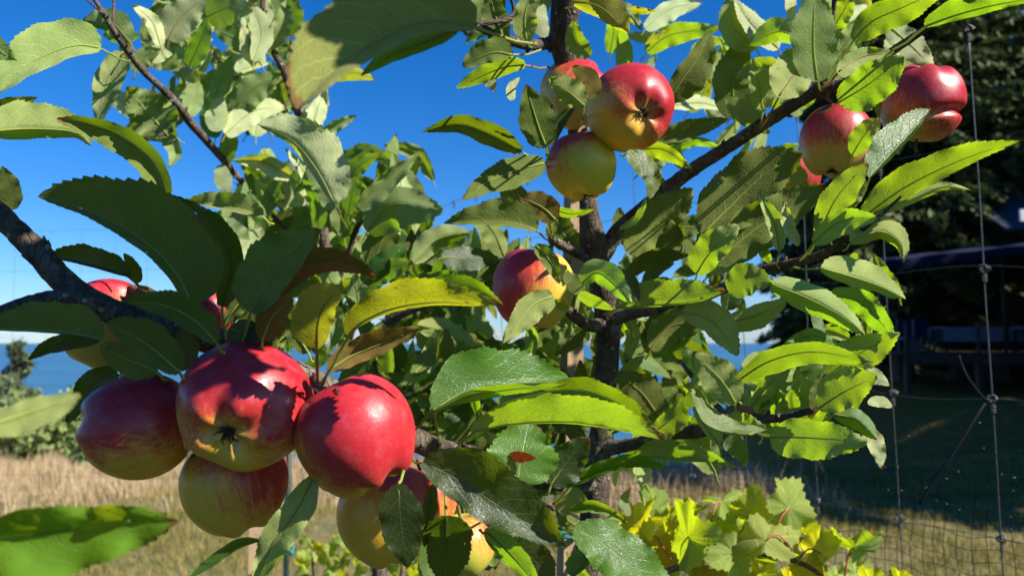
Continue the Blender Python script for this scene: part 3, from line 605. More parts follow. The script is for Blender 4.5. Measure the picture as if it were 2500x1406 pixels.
for k in range(3):
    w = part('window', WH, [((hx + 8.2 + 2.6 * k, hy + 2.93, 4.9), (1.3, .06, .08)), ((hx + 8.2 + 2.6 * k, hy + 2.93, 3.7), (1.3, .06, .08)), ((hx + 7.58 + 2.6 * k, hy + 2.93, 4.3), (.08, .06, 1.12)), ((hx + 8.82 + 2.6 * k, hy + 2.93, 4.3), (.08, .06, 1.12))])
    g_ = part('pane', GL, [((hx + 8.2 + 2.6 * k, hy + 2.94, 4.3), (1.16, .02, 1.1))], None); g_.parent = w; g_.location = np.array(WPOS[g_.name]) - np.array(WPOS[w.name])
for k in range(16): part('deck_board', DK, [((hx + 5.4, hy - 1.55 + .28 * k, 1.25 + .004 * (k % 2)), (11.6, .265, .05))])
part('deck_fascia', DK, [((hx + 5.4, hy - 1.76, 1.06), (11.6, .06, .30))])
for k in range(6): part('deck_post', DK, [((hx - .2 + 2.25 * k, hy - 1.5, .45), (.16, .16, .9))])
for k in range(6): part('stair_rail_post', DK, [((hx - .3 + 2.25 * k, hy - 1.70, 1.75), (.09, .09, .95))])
aw = empty('awning', (hx - 1.2, hy - 1.0, 0), 'dark blue sloping cloth awning over the shaded deck', 'awning'); WPOS[aw.name] = (hx - 1.2, hy - 1.0, 0)
n_ = 14; vs = []; 
for i in range(n_ + 1):
    for j in range(7):
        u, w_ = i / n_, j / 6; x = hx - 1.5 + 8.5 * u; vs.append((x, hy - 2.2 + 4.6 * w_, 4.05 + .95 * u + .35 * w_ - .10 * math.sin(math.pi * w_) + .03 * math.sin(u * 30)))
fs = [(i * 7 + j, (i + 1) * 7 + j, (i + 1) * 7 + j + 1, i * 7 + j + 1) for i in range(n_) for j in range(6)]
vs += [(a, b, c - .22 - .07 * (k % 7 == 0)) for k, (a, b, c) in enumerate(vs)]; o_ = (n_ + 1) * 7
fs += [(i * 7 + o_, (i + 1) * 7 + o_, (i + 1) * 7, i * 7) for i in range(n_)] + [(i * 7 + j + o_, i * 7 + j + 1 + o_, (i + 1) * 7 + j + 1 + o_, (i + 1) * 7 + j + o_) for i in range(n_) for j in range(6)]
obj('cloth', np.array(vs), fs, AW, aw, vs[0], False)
for k in range(3):
    v, f = tube_geo(np.array([(hx - 1.2 + 3.8 * k, hy - 2.0, 1.27), (hx - 1.2 + 3.8 * k, hy - 2.0, 4.0 + .42 * k)]), .05, 8); obj('pole', v, f, WB, aw, v[0])
def table(x, y, w, lb):
    e = empty('patio_table', (x, y, 1.28), lb, 'table', 'covered tables on the deck'); WPOS[e.name] = (x, y, 1.28)
    m = MB(); m.box((x, y, 2.06), (w, .9, .05)); m.box((x, y - .46, 1.83), (w + .03, .025, .42)); m.box((x, y + .46, 1.83), (w + .03, .025, .42)); m.build('cloth_cover', TB, e, (x, y, 1.9), False)
    for a in (-1, 1):
        for b in (-1, 1): v, f = tube_geo(np.array([(x + a * (w / 2 - .1), y + b * .36, 1.275), (x + a * (w / 2 - .1), y + b * .36, 2.03)]), .03, 6); obj('leg', v, f, WB, e, v[0])
table(hx + 2.1, hy - .8, 1.9, 'grey cloth covered table on the shaded deck, left of the fence wire'); table(hx + 4.7, hy - .8, 1.7, 'grey cloth covered table on the deck by the right border')
def chair(x, y, lb):
    e = empty('patio_chair', (x, y, 1.28), lb, 'chair', 'dark chairs on the deck'); WPOS[e.name] = (x, y, 1.28)
    for nm, b in (('seat', ((x, y, 1.72), (.5, .5, .05))), ('backrest', ((x, y + .24, 2.05), (.5, .05, .62)))): part(nm, DB, [b], e)
    for a in (-1, 1):
        for c in (-1, 1): part('leg', DB, [((x + a * .21, y + c * .21, 1.49), (.04, .04, .43))], e)
chair(hx + .2, hy - .9, 'dark blue chair at the near end of the deck'); chair(hx + .95, hy - .5, 'dark blue chair next to the covered table')
# ------------------------------------------------------------------ the two apple trees
base1 = P(1425, 1420, 0.80); base1 = np.array((base1[0] - 0.012, base1[1] + 0.01, 0.0))
T1 = Tree('apple_tree', base1, 'young apple tree with dark central trunk, laden with red apples')
T1.trunk_rows = [(1427, 1500, .80, 34), (1432, 1406, .80, 34), (1448, 1280, .80, 34), (1462, 1120, .80, 32), (1474, 1000, .80, 28), (1484, 860, .80, 29), (1482, 760, .80, 32), (1460, 660, .79, 30), (1450, 600, .78, 33), (1440, 540, .77, 26), (1436, 490, .77, 23), (1425, 400, .77, 24), (1402, 260, .75, 27), (1384, 160, .73, 31), (1376, 90, .72, 33), (1380, 20, .71, 36), (1390, -60, .70, 33), (1400, -260, .70, 28), (1380, -520, .72, 18)]
q = spline(np.array(T1.trunk_rows, float), 120)
pts = P(q[:, 0], q[:, 1], q[:, 2]); rad = q[:, 3] * q[:, 2] / F
low = np.linspace(0, 1, 26)[:-1, None]; foot = base1 + np.array((0, 0, -0.05))
lowp = foot + (pts[0] - foot) * low; lowr = rad[0] * (1.5 - 0.5 * low[:, 0] ** 0.4)
v, f = tube_geo(np.vstack([lowp, pts]), np.concatenate([lowr, rad]), 16, True, 0.03, RNG)
obj('trunk', v, f, M_BARK, T1.root, lowp[0])
BR1 = [
 [(1395, 95, .73, 30), (1330, 108, .72, 18), (1275, 108, .68, 15), (1210, 85, .63, 14), (1160, 62, .60, 11), (1080, 20, .55, 9), (1000, -60, .50, 8)],
 [(1470, 620, .79, 28), (1520, 555, .78, 24), (1610, 478, .76, 22), (1690, 415, .74, 20), (1800, 345, .72, 19), (1900, 280, .70, 19), (1990, 225, .68, 19), (2060, 205, .67, 17), (2120, 170, .65, 13), (2190, 118, .63, 12), (2260, 70, .61, 11), (2400, -40, .58, 10)],
 [(2000, 222, .68, 14), (2010, 130, .67, 9), (2030, 60, .66, 7), (2040, -30, .65, 7)],
 [(1960, 250, .69, 10), (1968, 215, .72, 8), (1985, 190, .75, 6)],
 [(1485, 785, .80, 26), (1540, 765, .78, 20), (1650, 745, .74, 17), (1750, 710, .70, 17), (1850, 665, .66, 17), (1950, 640, .63, 14), (2020, 615, .61, 12), (2090, 570, .59, 10), (2150, 525, .57, 6), (2200, 480, .56, 4)],
 [(1480, 790, .80, 26), (1440, 795, .78, 18), (1405, 775, .76, 16), (1385, 755, .75, 15)],
 [(1475, 655, .79, 18), (1420, 625, .77, 13), (1365, 595, .75, 13), (1345, 585, .74, 12)],
 [(1465, 1095, .80, 26), (1540, 1085, .77, 19), (1640, 1060, .72, 18), (1720, 1050, .66, 20), (1800, 1025, .62, 15), (1900, 1020, .58, 13), (1990, 1000, .56, 9)],
 [(1450, 1180, .80, 28), (1300, 1165, .74, 26), (1150, 1115, .64, 28), (1040, 1085, .57, 30), (900, 1010, .54, 34), (760, 930, .52, 34), (640, 880, .50, 36), (520, 830, .48, 38), (430, 800, .46, 40), (330, 778, .455, 36), (270, 760, .45, 33), (170, 700, .45, 32), (90, 615, .45, 31), (10, 535, .45, 29), (-120, 420, .45, 28)],
 [(290, 770, .45, 30), (210, 735, .44, 24), (140, 728, .43, 24), (60, 745, .42, 24), (-40, 785, .41, 24), (-160, 840, .40, 22)],
 [(430, 795, .47, 26), (400, 760, .50, 20), (360, 715, .52, 18), (300, 705, .54, 12)],
 [(760, 935, .52, 14), (772, 920, .45, 11), (775, 940, .43, 9), (790, 955, .42, 8)],
 [(1160, 62, .60, 9), (1250, 40, .62, 6), (1240, -30, .62, 5)],
 [(1420, 1215, .80, 12), (1385, 1240, .74, 9), (1300, 1230, .68, 8), (1240, 1190, .62, 8)],
 [(1660, 880, .66, 5), (1700, 930, .62, 8), (1760, 1000, .60, 9), (1800, 1040, .60, 9)],
]
for r in BR1: T1.branch('branch', r, M_BARK if max(k[3] for k in r) > 15 else M_TWIG, 12)
b2 = P(790, 600, 1.15)
T2 = Tree('apple_tree', np.array((b2[0] + .03, b2[1] + .05, 0.0)), 'pale leaved apple tree standing behind against the blue sky')
BR2 = [
 [(930, 1600, 1.16, 22), (915, 1200, 1.15, 20), (850, 850, 1.14, 18), (800, 640, 1.12, 16), (780, 520, 1.10, 17), (768, 460, 1.08, 16), (745, 330, 1.06, 15), (712, 220, 1.04, 14), (690, 165, 1.03, 12), (655, 100, 1.02, 8), (640, 0, 1.02, 7), (630, -120, 1.02, 5)],
 [(792, 640, 1.12, 15), (700, 560, 1.10, 9), (640, 500, 1.08, 9), (570, 420, 1.03, 12), (510, 350, .98, 15), (465, 300, .94, 16), (420, 240, .90, 14), (350, 175, .86, 12), (300, 110, .82, 11), (262, 50, .80, 10), (225, -10, .79, 7), (170, -90, .78, 5)],
 [(275, 70, .82, 6), (278, 20, .83, 5), (276, -60, .84, 4)],
 [(262, 45, .80, 5), (225, 12, .80, 4), (190, -20, .80, 3)],
 [(795, 760, 1.12, 14), (850, 620, 1.10, 11), (870, 560, 1.08, 11), (905, 510, 1.05, 9), (960, 450, 1.0, 5)],
 [(845, 850, 1.12, 14), (900, 700, 1.06, 10), (980, 650, 1.02, 9), (1060, 600, 1.0, 7), (1120, 585, .98, 4)],
 [(855, 900, 1.12, 12), (890, 820, 1.0, 10), (1000, 760, .95, 14), (1090, 730, .92, 10)],
]
for r in BR2:
    r = r if r is BR2[0] else [(x, y, d, w * .78) for x, y, d, w in r]
    T2.branch('trunk' if r is BR2[0] else 'branch', r, M_TWIG, 10)
low = np.linspace(0, 1, 8)[:, None]; p0 = P(930, 1590, 1.16); ft = np.array((p0[0], p0[1] + .02, -.05))
v, f = tube_geo(ft + (p0 - ft) * low, np.linspace(.02, .0137, 8), 10); obj('trunk', v, f, M_BARK, T2.root, ft)
A = T1.leaf
_b = T2.leaf
def B(look, side, d, wl, wr, pts, pet=None, kind='g', **kw): _b(look, side, d, wl, wr, pts, pet, 'h' if kind == 'g' else kind, **kw)
T2.leaf = B
# --- left cluster
A('NL', 'u', .56, 30, 78, [(246, 118), (190, 112), (130, 128), (60, 165), (-5, 225)], (318, 152, .86))
A('NN', 'u', .50, 35, 35, [(-90, 70), (-20, 110), (42, 150)])
A('LN', 'u', .52, 68, 26, [(-40, 322), (50, 315), (130, 316), (185, 325), (224, 358)])
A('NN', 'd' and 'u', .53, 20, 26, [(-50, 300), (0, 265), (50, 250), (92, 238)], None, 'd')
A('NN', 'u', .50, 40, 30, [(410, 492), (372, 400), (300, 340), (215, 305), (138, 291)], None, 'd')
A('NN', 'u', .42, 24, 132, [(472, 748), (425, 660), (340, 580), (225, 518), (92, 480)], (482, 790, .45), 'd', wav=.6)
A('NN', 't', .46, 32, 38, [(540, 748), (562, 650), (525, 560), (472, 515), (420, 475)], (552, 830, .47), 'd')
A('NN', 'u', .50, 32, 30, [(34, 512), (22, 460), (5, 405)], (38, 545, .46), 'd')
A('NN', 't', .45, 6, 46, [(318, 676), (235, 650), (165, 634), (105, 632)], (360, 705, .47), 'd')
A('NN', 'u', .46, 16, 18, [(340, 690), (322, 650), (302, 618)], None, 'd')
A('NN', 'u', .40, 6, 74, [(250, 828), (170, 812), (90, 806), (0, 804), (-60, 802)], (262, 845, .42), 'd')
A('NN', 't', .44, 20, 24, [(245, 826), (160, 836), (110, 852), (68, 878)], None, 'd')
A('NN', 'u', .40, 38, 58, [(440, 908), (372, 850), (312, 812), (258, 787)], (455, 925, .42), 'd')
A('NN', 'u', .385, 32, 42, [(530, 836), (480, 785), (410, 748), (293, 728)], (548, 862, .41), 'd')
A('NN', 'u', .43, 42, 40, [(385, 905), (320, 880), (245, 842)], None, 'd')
A('NN', 't', .50, 30, 34, [(288, 912), (225, 940), (162, 1032)], None, 'd')
A('LN', 'u', .255, 34, 44, [(-60, 1052), (60, 1012), (130, 990), (197, 962)])
A('NL', 't', .265, 62, 112, [(-120, 1338), (30, 1310), (180, 1292), (330, 1272), (438, 1270)], None, 'b')
A('NN', 'u', .415, 88, 42, [(612, 762), (650, 700), (700, 635), (783, 560)], (586, 850, .43), 'd')
A('NN', 'u', .45, 48, 28, [(640, 750), (720, 665), (800, 642), (870, 655), (921, 680)], (605, 840, .45), 'r')
A('BB', 'u', .385, 68, 36, [(774, 850), (776, 790), (795, 740), (838, 702)], (775, 930, .42), 'y')
A('BB', 'u', .38, 62, 10, [(848, 820), (885, 785), (960, 752), (1060, 737), (1150, 741), (1230, 746)], (782, 940, .42), 'y')
A('NL', 't', .40, 30, 18, [(1015, 722), (1090, 700), (1160, 708), (1229, 744)])
A('NN', 'u', .42, 38, 26, [(800, 905), (860, 868), (940, 835), (1026, 800)], (782, 945, .43), 'r')
A('NN', 'u', .42, 36, 34, [(640, 832), (668, 770), (716, 728)], None, 'r')
A('NN', 't', .46, 24, 24, [(505, 1098), (488, 1120), (473, 1150)], None, 'd')
A('NN', 't', .43, 40, 40, [(560, 800), (620, 830), (660, 880)], None, 'd')
A('NN', 'u', .43, 40, 40, [(600, 860), (660, 800), (690, 760)], None, 'd')
A('NN', 't', .44, 40, 40, [(420, 900), (450, 850), (440, 800)], None, 'd')
A('NN', 'u', .42, 42, 40, [(768, 1162), (725, 1245), (662, 1335), (618, 1440)])
A('LL', 't', .42, 10, 16, [(632, 1318), (580, 1330), (520, 1370), (445, 1420)])
A('NN', 't', .395, 54, 54, [(972, 1180), (978, 1250), (986, 1320), (996, 1386)], (985, 1150, .42), 'd')
A('NN', 't', .42, 18, 18, [(1060, 1180), (1046, 1255), (1036, 1335)], None, 'd')
A('BB', 't', .42, 66, 50, [(1090, 1258), (1088, 1330), (1084, 1440)], (1086, 1200, .44), 'd')
A('LL', 't', .44, 16, 16, [(1040, 1320), (1036, 1380), (1040, 1450)])
A('NL', 't', .42, 92, 56, [(1032, 1128), (1120, 1170), (1225, 1238), (1310, 1290), (1381, 1334)], (1000, 1115, .46), 'd')
A('LN', 't', .46, 95, 12, [(1058, 1000), (1150, 950), (1260, 938), (1390, 922)], (1075, 1080, .52))
A('BB', 'u', .45, 14, 16, [(1036, 1018), (1110, 975), (1240, 950), (1386, 938)])
A('BB', 'u', .45, 68, 6, [(1150, 1054), (1250, 1034), (1380, 1028), (1490, 1042), (1626, 1074)], (1090, 1110, .52))
A('NL', 't', .47, 36, 40, [(1330, 955), (1430, 958), (1520, 995), (1605, 1062)])
A('LN', 't', .50, 88, 88, [(1262, 1185), (1276, 1110), (1292, 1025)], (1256, 1230, .6))
A('NN', 't', .52, 46, 48, [(1345, 1182), (1390, 1120), (1440, 1066)], None, 'd')
A('BB', 't', .49, 13, 14, [(1242, 1112), (1275, 1115), (1308, 1118)], None, 'o')
A('NN', 't', .55, 24, 12, [(1388, 1188), (1460, 1152), (1540, 1130), (1630, 1142)], (1350, 1230, .62))
A('NN', 't', .6, 16, 14, [(1390, 1245), (1455, 1238), (1532, 1276)])
A('LL', 't', .50, 64, 60, [(1402, 1290), (1470, 1325), (1550, 1385), (1650, 1465)], (1360, 1280, .58))
A('BB', 'u', .46, 34, 26, [(1188, 1296), (1240, 1345), (1325, 1440)])
A('LL', 't', .47, 20, 20, [(1185, 1290), (1225, 1330), (1262, 1330)])
A('NN', 't', .50, 45, 45, [(1255, 1330), (1310, 1370), (1350, 1430)], None, 'd')
A('NN', 'u', .66, 30, 30, [(1360, 1245), (1400, 1215), (1435, 1225)])
A('NN', 'u', .62, 45, 40, [(1150, 1260), (1190, 1320), (1210, 1390)], None, 'd')
A('NN', 'u', .62, 45, 40, [(1110, 1180), (1130, 1230), (1140, 1300)], None, 'd')
# --- top centre
A('NL', 'u', .315, 34, 155, [(1160, 68), (1080, 54), (1000, 62), (905, 112), (820, 165), (724, 268)], (1310, 108, .66), 'm', wav=.5)
A('BB', 'u', .36, 22, 36, [(1125, 66), (1050, 98), (970, 128), (880, 186)])
A('BB', 'u', 1.0, 18, 18, [(805, 190), (860, 180), (918, 195)], None, 'p')
A('NN', 'u', .60, 22, 38, [(1252, 135), (1200, 130), (1130, 164)], (1320, 122, .7), 'd')
A('BB', 'u', .61, 20, 28, [(1283, 158), (1220, 168), (1114, 216)], (1340, 165, .74))
A('LL', 'u', .66, 14, 14, [(1180, 195), (1200, 205), (1206, 225)], None, 'p')
A('NN', 'u', .62, 36, 30, [(1230, 95), (1210, 40), (1195, -20)], None, 'd')
A('NN', 'u', .64, 30, 30, [(1285, 100), (1282, 40), (1300, -30)], (1300, 118, .7))
A('LL', 'u', .68, 22, 20, [(1332, 92), (1318, 50), (1330, 8)], None, 'p')
A('NN', 'u', .66, 30, 34, [(1150, 60), (1170, 20), (1160, -40)])
A('BB', 'u', .60, 52, 26, [(1400, 6), (1465, 18), (1534, 80)], None, 'y')
A('BB', 'u', .60, 28, 22, [(1440, 138), (1408, 100), (1402, 52)], (1395, 175, .68))
A('BB', 'u', .62, 10, 10, [(1538, 22), (1570, 28), (1602, 27)], None, 'y')
A('NB', 'u', .60, 26, 30, [(1272, 370), (1200, 332), (1120, 305), (1030, 322)], (1340, 400, .7), 'd')
A('NN', 'u', .60, 44, 46, [(1334, 360), (1312, 300), (1284, 205)], (1345, 410, .7), 'd')
A('NL', 'u', .60, 38, 36, [(1330, 398), (1260, 418), (1185, 448), (1126, 490)], (1350, 420, .7), 'd')
A('NN', 'u', .58, 8, 62, [(1312, 562), (1240, 546), (1160, 544), (1082, 546)], (1345, 590, .73), 'd')
A('NN', 'u', .60, 34, 36, [(1358, 538), (1322, 505), (1262, 478)], (1350, 585, .73), 'r')
A('BB', 'u', .60, 12, 12, [(1330, 500), (1392, 522), (1456, 510)], (1350, 580, .73))
A('NN', 'u', .64, 30, 30, [(1290, 520), (1250, 470), (1235, 420)], None, 'd')
A('BN', 'u', .57, 30, 36, [(1428, 260), (1390, 226), (1340, 190)], (1420, 300, .7))
A('LN', 'u', .58, 26, 28, [(1432, 240), (1440, 200), (1398, 162)], None, 'r')
A('NN', 't', .63, 14, 16, [(1340, 352), (1372, 290), (1412, 252)], None, 'd')
A('LL', 'u', .66, 12, 12, [(1250, 245), (1248, 215), (1270, 188)], None, 'p')
A('NN', 'u', .70, 26, 52, [(1630, 248), (1665, 195), (1700, 145), (1736, 76)], None, 'd')
A('NN', 'u', .70, 26, 26, [(1600, 342), (1680, 318), (1780, 290)], None, 'd')
A('BB', 'u', .66, 16, 26, [(1555, 366), (1620, 366), (1690, 412)])
A('LL', 't', .60, 26, 26, [(1530, 372), (1570, 400), (1594, 440), (1584, 492)], None, 'p', wav=3)
A('BB', 'u', .61, 8, 10, [(1512, 560), (1555, 530), (1580, 480)])
A('BB', 'u', 1.0, 26, 28, [(1578, 128), (1640, 85), (1765, 68)])
A('BB', 'u', 1.0, 22, 22, [(1530, 190), (1524, 130), (1520, 60)])
A('BB', 'u', 1.02, 20, 20, [(1490, 130), (1500, 60), (1495, -10)])
A('LN', 'u', 1.0, 22, 28, [(1575, 70), (1640, 22), (1716, 8)], None, 'p')
A('LL', 'u', 1.0, 20, 16, [(1640, 258), (1710, 252), (1775, 268)], None, 'p')
A('BB', 'u', 1.0, 14, 14, [(1688, 122), (1740, 102), (1784, 98)])
A('BB', 'u', .95, 12, 14, [(1625, 372), (1700, 345), (1766, 364)])
A('NN', 'u', .9, 22, 24, [(1560, 420), (1600, 395), (1640, 345)])
# --- right upper group
A('NL', 'u', .80, 40, 44, [(1848, 118), (1795, 70), (1775, -8)], None, 'g')
A('LL', 'u', .80, 26, 30, [(1900, 120), (1835, 60), (1790, -5)], None, 'p')
A('NN', 'u', .82, 50, 52, [(1795, 290), (1790, 190), (1815, 90)], None, 'd')
A('NN', 'u', .65, 56, 58, [(1996, 200), (1986, 110), (1990, -30)], (2006, 225, .68))
A('BN', 'u', .72, 26, 36, [(1965, 95), (1900, 78), (1828, 112)])
A('LN', 'u', .65, 58, 46, [(1900, 238), (1940, 182), (1988, 112)], (1856, 318, .70))
A('NN', 'u', .68, 26, 36, [(1862, 268), (1852, 205), (1834, 138)], (1856, 318, .7))
A('BB', 'u', .70, 26, 30, [(1850, 290), (1810, 270), (1770, 240)])
A('BB', 'u', .55, 36, 42, [(2082, 98), (2130, 52), (2200, 20), (2310, -30)], (2010, 215, .66))
A('BB', 'u', .44, 42, 16, [(2258, 64), (2330, 38), (2420, 14), (2560, -12)], (2180, 122, .62))
A('NL', 'u', .60, 22, 38, [(2044, 178), (2100, 140), (2186, 128)], (2010, 215, .67))
A('BB', 'u', .55, 46, 56, [(2048, 250), (2120, 206), (2207, 138)], (1995, 278, .66))
A('LL', 'u', .66, 36, 36, [(2165, 60), (2222, 110), (2278, 162)], None, 'p')
A('LL', 'u', .68, 40, 30, [(2050, 90), (2085, 50), (2120, 10)], None, 'p')
A('BB', 'u', .66, 30, 26, [(2030, 75), (2055, 35), (2085, -20)])
A('NN', 'u', .67, 42, 34, [(2030, 150), (2080, 90), (2110, 40)])
A('LN', 't', .60, 58, 8, [(2122, 434), (2180, 372), (2230, 318), (2273, 264)], (2105, 480, .62))
A('BB', 'u', .55, 46, 28, [(2108, 528), (2200, 462), (2300, 410), (2400, 370), (2492, 344)], (2040, 600, .62))
A('LB', 'u', .58, 18, 14, [(2140, 522), (2230, 482), (2300, 456), (2370, 464)])
A('BB', 'u', .57, 36, 42, [(1998, 572), (2045, 480), (2118, 398)], (1975, 620, .63))
A('BN', 'u', .56, 28, 34, [(1984, 594), (2055, 540), (2148, 530)], (1950, 640, .63))
A('LB', 'u', .58, 40, 20, [(2076, 592), (2145, 565), (2195, 592), (2206, 642)])
A('LN', 'u', .55, 48, 22, [(2004, 654), (2080, 676), (2145, 698), (2211, 730)], (1930, 650, .64))
A('NB', 'u', .55, 38, 34, [(1880, 692), (1960, 722), (2050, 768), (2112, 818)], (1850, 668, .66))
A('BB', 'u', .57, 32, 32, [(2028, 718), (2100, 738), (2152, 788), (2178, 832)])
A('BB', 'u', .58, 46, 54, [(1985, 945), (2085, 870), (2198, 812)])
A('NB', 'u', .52, 26, 34, [(1795, 932), (1880, 880), (1990, 858), (2132, 884)], (1745, 985, .6))
A('BB', 'u', .50, 46, 46, [(1796, 985), (1762, 930), (1692, 858)], (1795, 1045, .6))
A('BN', 'u', .56, 46, 36, [(1778, 712), (1830, 685), (1886, 692)], (1760, 705, .69))
A('BB', 'u', .60, 62, 6, [(1503, 752), (1600, 744), (1690, 736), (1772, 712)])
A('BB', 'u', .60, 20, 20, [(1425, 722), (1402, 692), (1376, 664)], (1435, 785, .72))
A('BB', 'u', .58, 38, 24, [(1420, 692), (1465, 668), (1542, 740)], (1432, 785, .72))
A('NN', 't', .60, 28, 24, [(1478, 662), (1530, 692), (1562, 736)], None, 'd')
A('BB', 'u', .57, 16, 14, [(1412, 718), (1452, 738), (1505, 757)], (1432, 780, .7))
A('LN', 'u', .56, 40, 30, [(1350, 722), (1292, 752), (1224, 842)], (1388, 752, .7))
A('NN', 't', .60, 14, 10, [(1388, 756), (1360, 738), (1336, 730)], (1395, 765, .72))
A('NN', 'u', .60, 20, 20, [(1308, 598), (1345, 640), (1366, 694)], None, 'd')
A('NN', 'u', .60, 82, 66, [(1712, 574), (1782, 505), (1862, 430), (1960, 374)], (1690, 640, .70), 'd')
A('NN', 'u', .68, 52, 54, [(1530, 615), (1600, 545), (1692, 460)], None, 'd')
A('NB', 'u', .55, 44, 34, [(1700, 668), (1735, 615), (1803, 550)], (1690, 725, .7))
A('NN', 'u', .60, 58, 58, [(1745, 642), (1830, 570), (1920, 510), (2018, 450)], (1715, 690, .7), 'd')
A('NB', 't', .62, 22, 20, [(1525, 680), (1590, 632), (1682, 622)], None, 'd')
A('NN', 'u', .58, 18, 24, [(1902, 612), (1890, 545), (1850, 470)], (1895, 650, .65))
A('NN', 'u', .58, 16, 16, [(1950, 600), (1925, 550), (1915, 490)], (1945, 635, .64), 'p')
A('NN', 'u', .66, 30, 30, [(1610, 630), (1640, 580), (1630, 530)], None, 'd')
A('LB', 'u', .62, 26, 34, [(1775, 790), (1850, 768), (1925, 730)])
A('BN', 'u', .60, 46, 32, [(1663, 760), (1740, 786), (1802, 868)])
A('NN', 'u', .68, 40, 44, [(1588, 852), (1640, 795), (1724, 788)], None, 'd')
A('BB', 'u', .60, 30, 30, [(1960, 1003), (1962, 950), (1948, 893)], (1975, 1030, .6))
A('BB', 'u', .50, 58, 42, [(1998, 996), (2062, 955), (2142, 916)], (1975, 1015, .57))
A('NN', 'u', .56, 20, 24, [(1985, 1000), (2000, 950), (2012, 905)], None, 'd')
A('LL', 'u', .58, 24, 24, [(2080, 930), (2130, 918), (2174, 942)], None, 'p')
A('LL', 'u', .58, 14, 14, [(2118, 982), (2150, 980), (2180, 994)], None, 'p')
A('LL', 't', .50, 24, 16, [(1692, 950), (1730, 1018), (1800, 1046), (1872, 1050)], None, 'p')
A('BB', 'u', .52, 24, 24, [(1672, 985), (1715, 965), (1752, 985)])
A('BB', 'u', .51, 48, 12, [(1760, 1050), (1820, 1052), (1874, 1046)])
A('BB', 'u', .50, 46, 54, [(1880, 1066), (1970, 1068), (2118, 1078)], (1830, 1040, .57))
A('LB', 't', .53, 24, 26, [(2035, 1010), (2095, 1025), (2142, 1072)])
A('LN', 'u', .54, 26, 18, [(2112, 1050), (2138, 1090), (2152, 1146)], None, 'p')
A('LL', 't', .58, 26, 22, [(1768, 1075), (1802, 1098), (1822, 1140)])
A('BB', 'u', .60, 30, 10, [(1562, 1112), (1640, 1116), (1730, 1122), (1802, 1146)])
A('BB', 'u', .62, 16, 18, [(1560, 1104), (1610, 1085), (1664, 1080)])
A('BB', 'u', .66, 24, 38, [(1588, 1058), (1640, 1020), (1674, 962)])
A('NN', 'u', .70, 48, 46, [(1612, 1022), (1568, 960), (1508, 910)], None, 'd')
A('LL', 't', .72, 16, 18, [(1508, 918), (1570, 884), (1642, 924)])
A('LN', 'u', .60, 20, 24, [(1790, 1030), (1820, 1010), (1855, 1030)], None, 'o')
A('LL', 't', .58, 20, 22, [(1918, 850), (1985, 820), (2062, 850)])
A('LL', 't', .57, 30, 26, [(1998, 930), (1975, 880), (1940, 850)])
A('BB', 'u', .60, 22, 26, [(1840, 985), (1885, 930), (1930, 890)])
A('NN', 'u', .62, 40, 30, [(1850, 1010), (1880, 960), (1900, 900)])
A('BN', 'u', .60, 24, 26, [(1900, 1030), (1930, 990), (1990, 1000)])
A('NN', 'u', .58, 22, 20, [(2060, 520), (2090, 470), (2110, 430)])
A('BB', 'u', .72, 26, 24, [(1970, 440), (1930, 420), (1905, 400)])
A('NB', 'u', .68, 30, 30, [(2140, 280), (2180, 250), (2215, 240)])
A('BB', 'u', .64, 30, 26, [(2080, 380), (2110, 330), (2150, 290)])
A('BB', 'u', .62, 14, 12, [(1880, 640), (1865, 610), (1868, 575)])
# --- dense inner foliage
A1 = T1.fill
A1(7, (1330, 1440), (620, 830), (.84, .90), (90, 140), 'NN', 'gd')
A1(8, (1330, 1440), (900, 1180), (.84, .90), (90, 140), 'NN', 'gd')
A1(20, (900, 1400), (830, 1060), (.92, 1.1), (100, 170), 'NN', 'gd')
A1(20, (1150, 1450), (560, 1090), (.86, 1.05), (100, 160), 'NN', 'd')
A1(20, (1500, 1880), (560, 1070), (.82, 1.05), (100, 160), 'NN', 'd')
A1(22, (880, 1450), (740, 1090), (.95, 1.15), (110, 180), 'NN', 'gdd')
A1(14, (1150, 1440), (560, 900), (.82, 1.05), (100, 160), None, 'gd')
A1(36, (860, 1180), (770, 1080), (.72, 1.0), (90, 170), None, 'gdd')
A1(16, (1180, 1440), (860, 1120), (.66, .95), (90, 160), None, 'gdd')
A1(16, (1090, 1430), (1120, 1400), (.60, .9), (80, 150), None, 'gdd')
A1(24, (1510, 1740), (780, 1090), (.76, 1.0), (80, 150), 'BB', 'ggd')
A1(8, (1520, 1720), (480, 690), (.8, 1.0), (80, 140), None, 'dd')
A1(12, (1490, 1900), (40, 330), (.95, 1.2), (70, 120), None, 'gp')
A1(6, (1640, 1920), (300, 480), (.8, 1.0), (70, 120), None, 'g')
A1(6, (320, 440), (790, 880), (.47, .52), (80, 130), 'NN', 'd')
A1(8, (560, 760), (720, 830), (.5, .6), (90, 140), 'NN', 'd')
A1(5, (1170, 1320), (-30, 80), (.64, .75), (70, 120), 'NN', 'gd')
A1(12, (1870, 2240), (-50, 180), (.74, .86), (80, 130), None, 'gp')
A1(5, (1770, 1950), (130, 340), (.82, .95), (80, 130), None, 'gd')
A1(5, (1500, 1600), (1150, 1290), (.85, .95), (50, 90), 'LL', 'p')
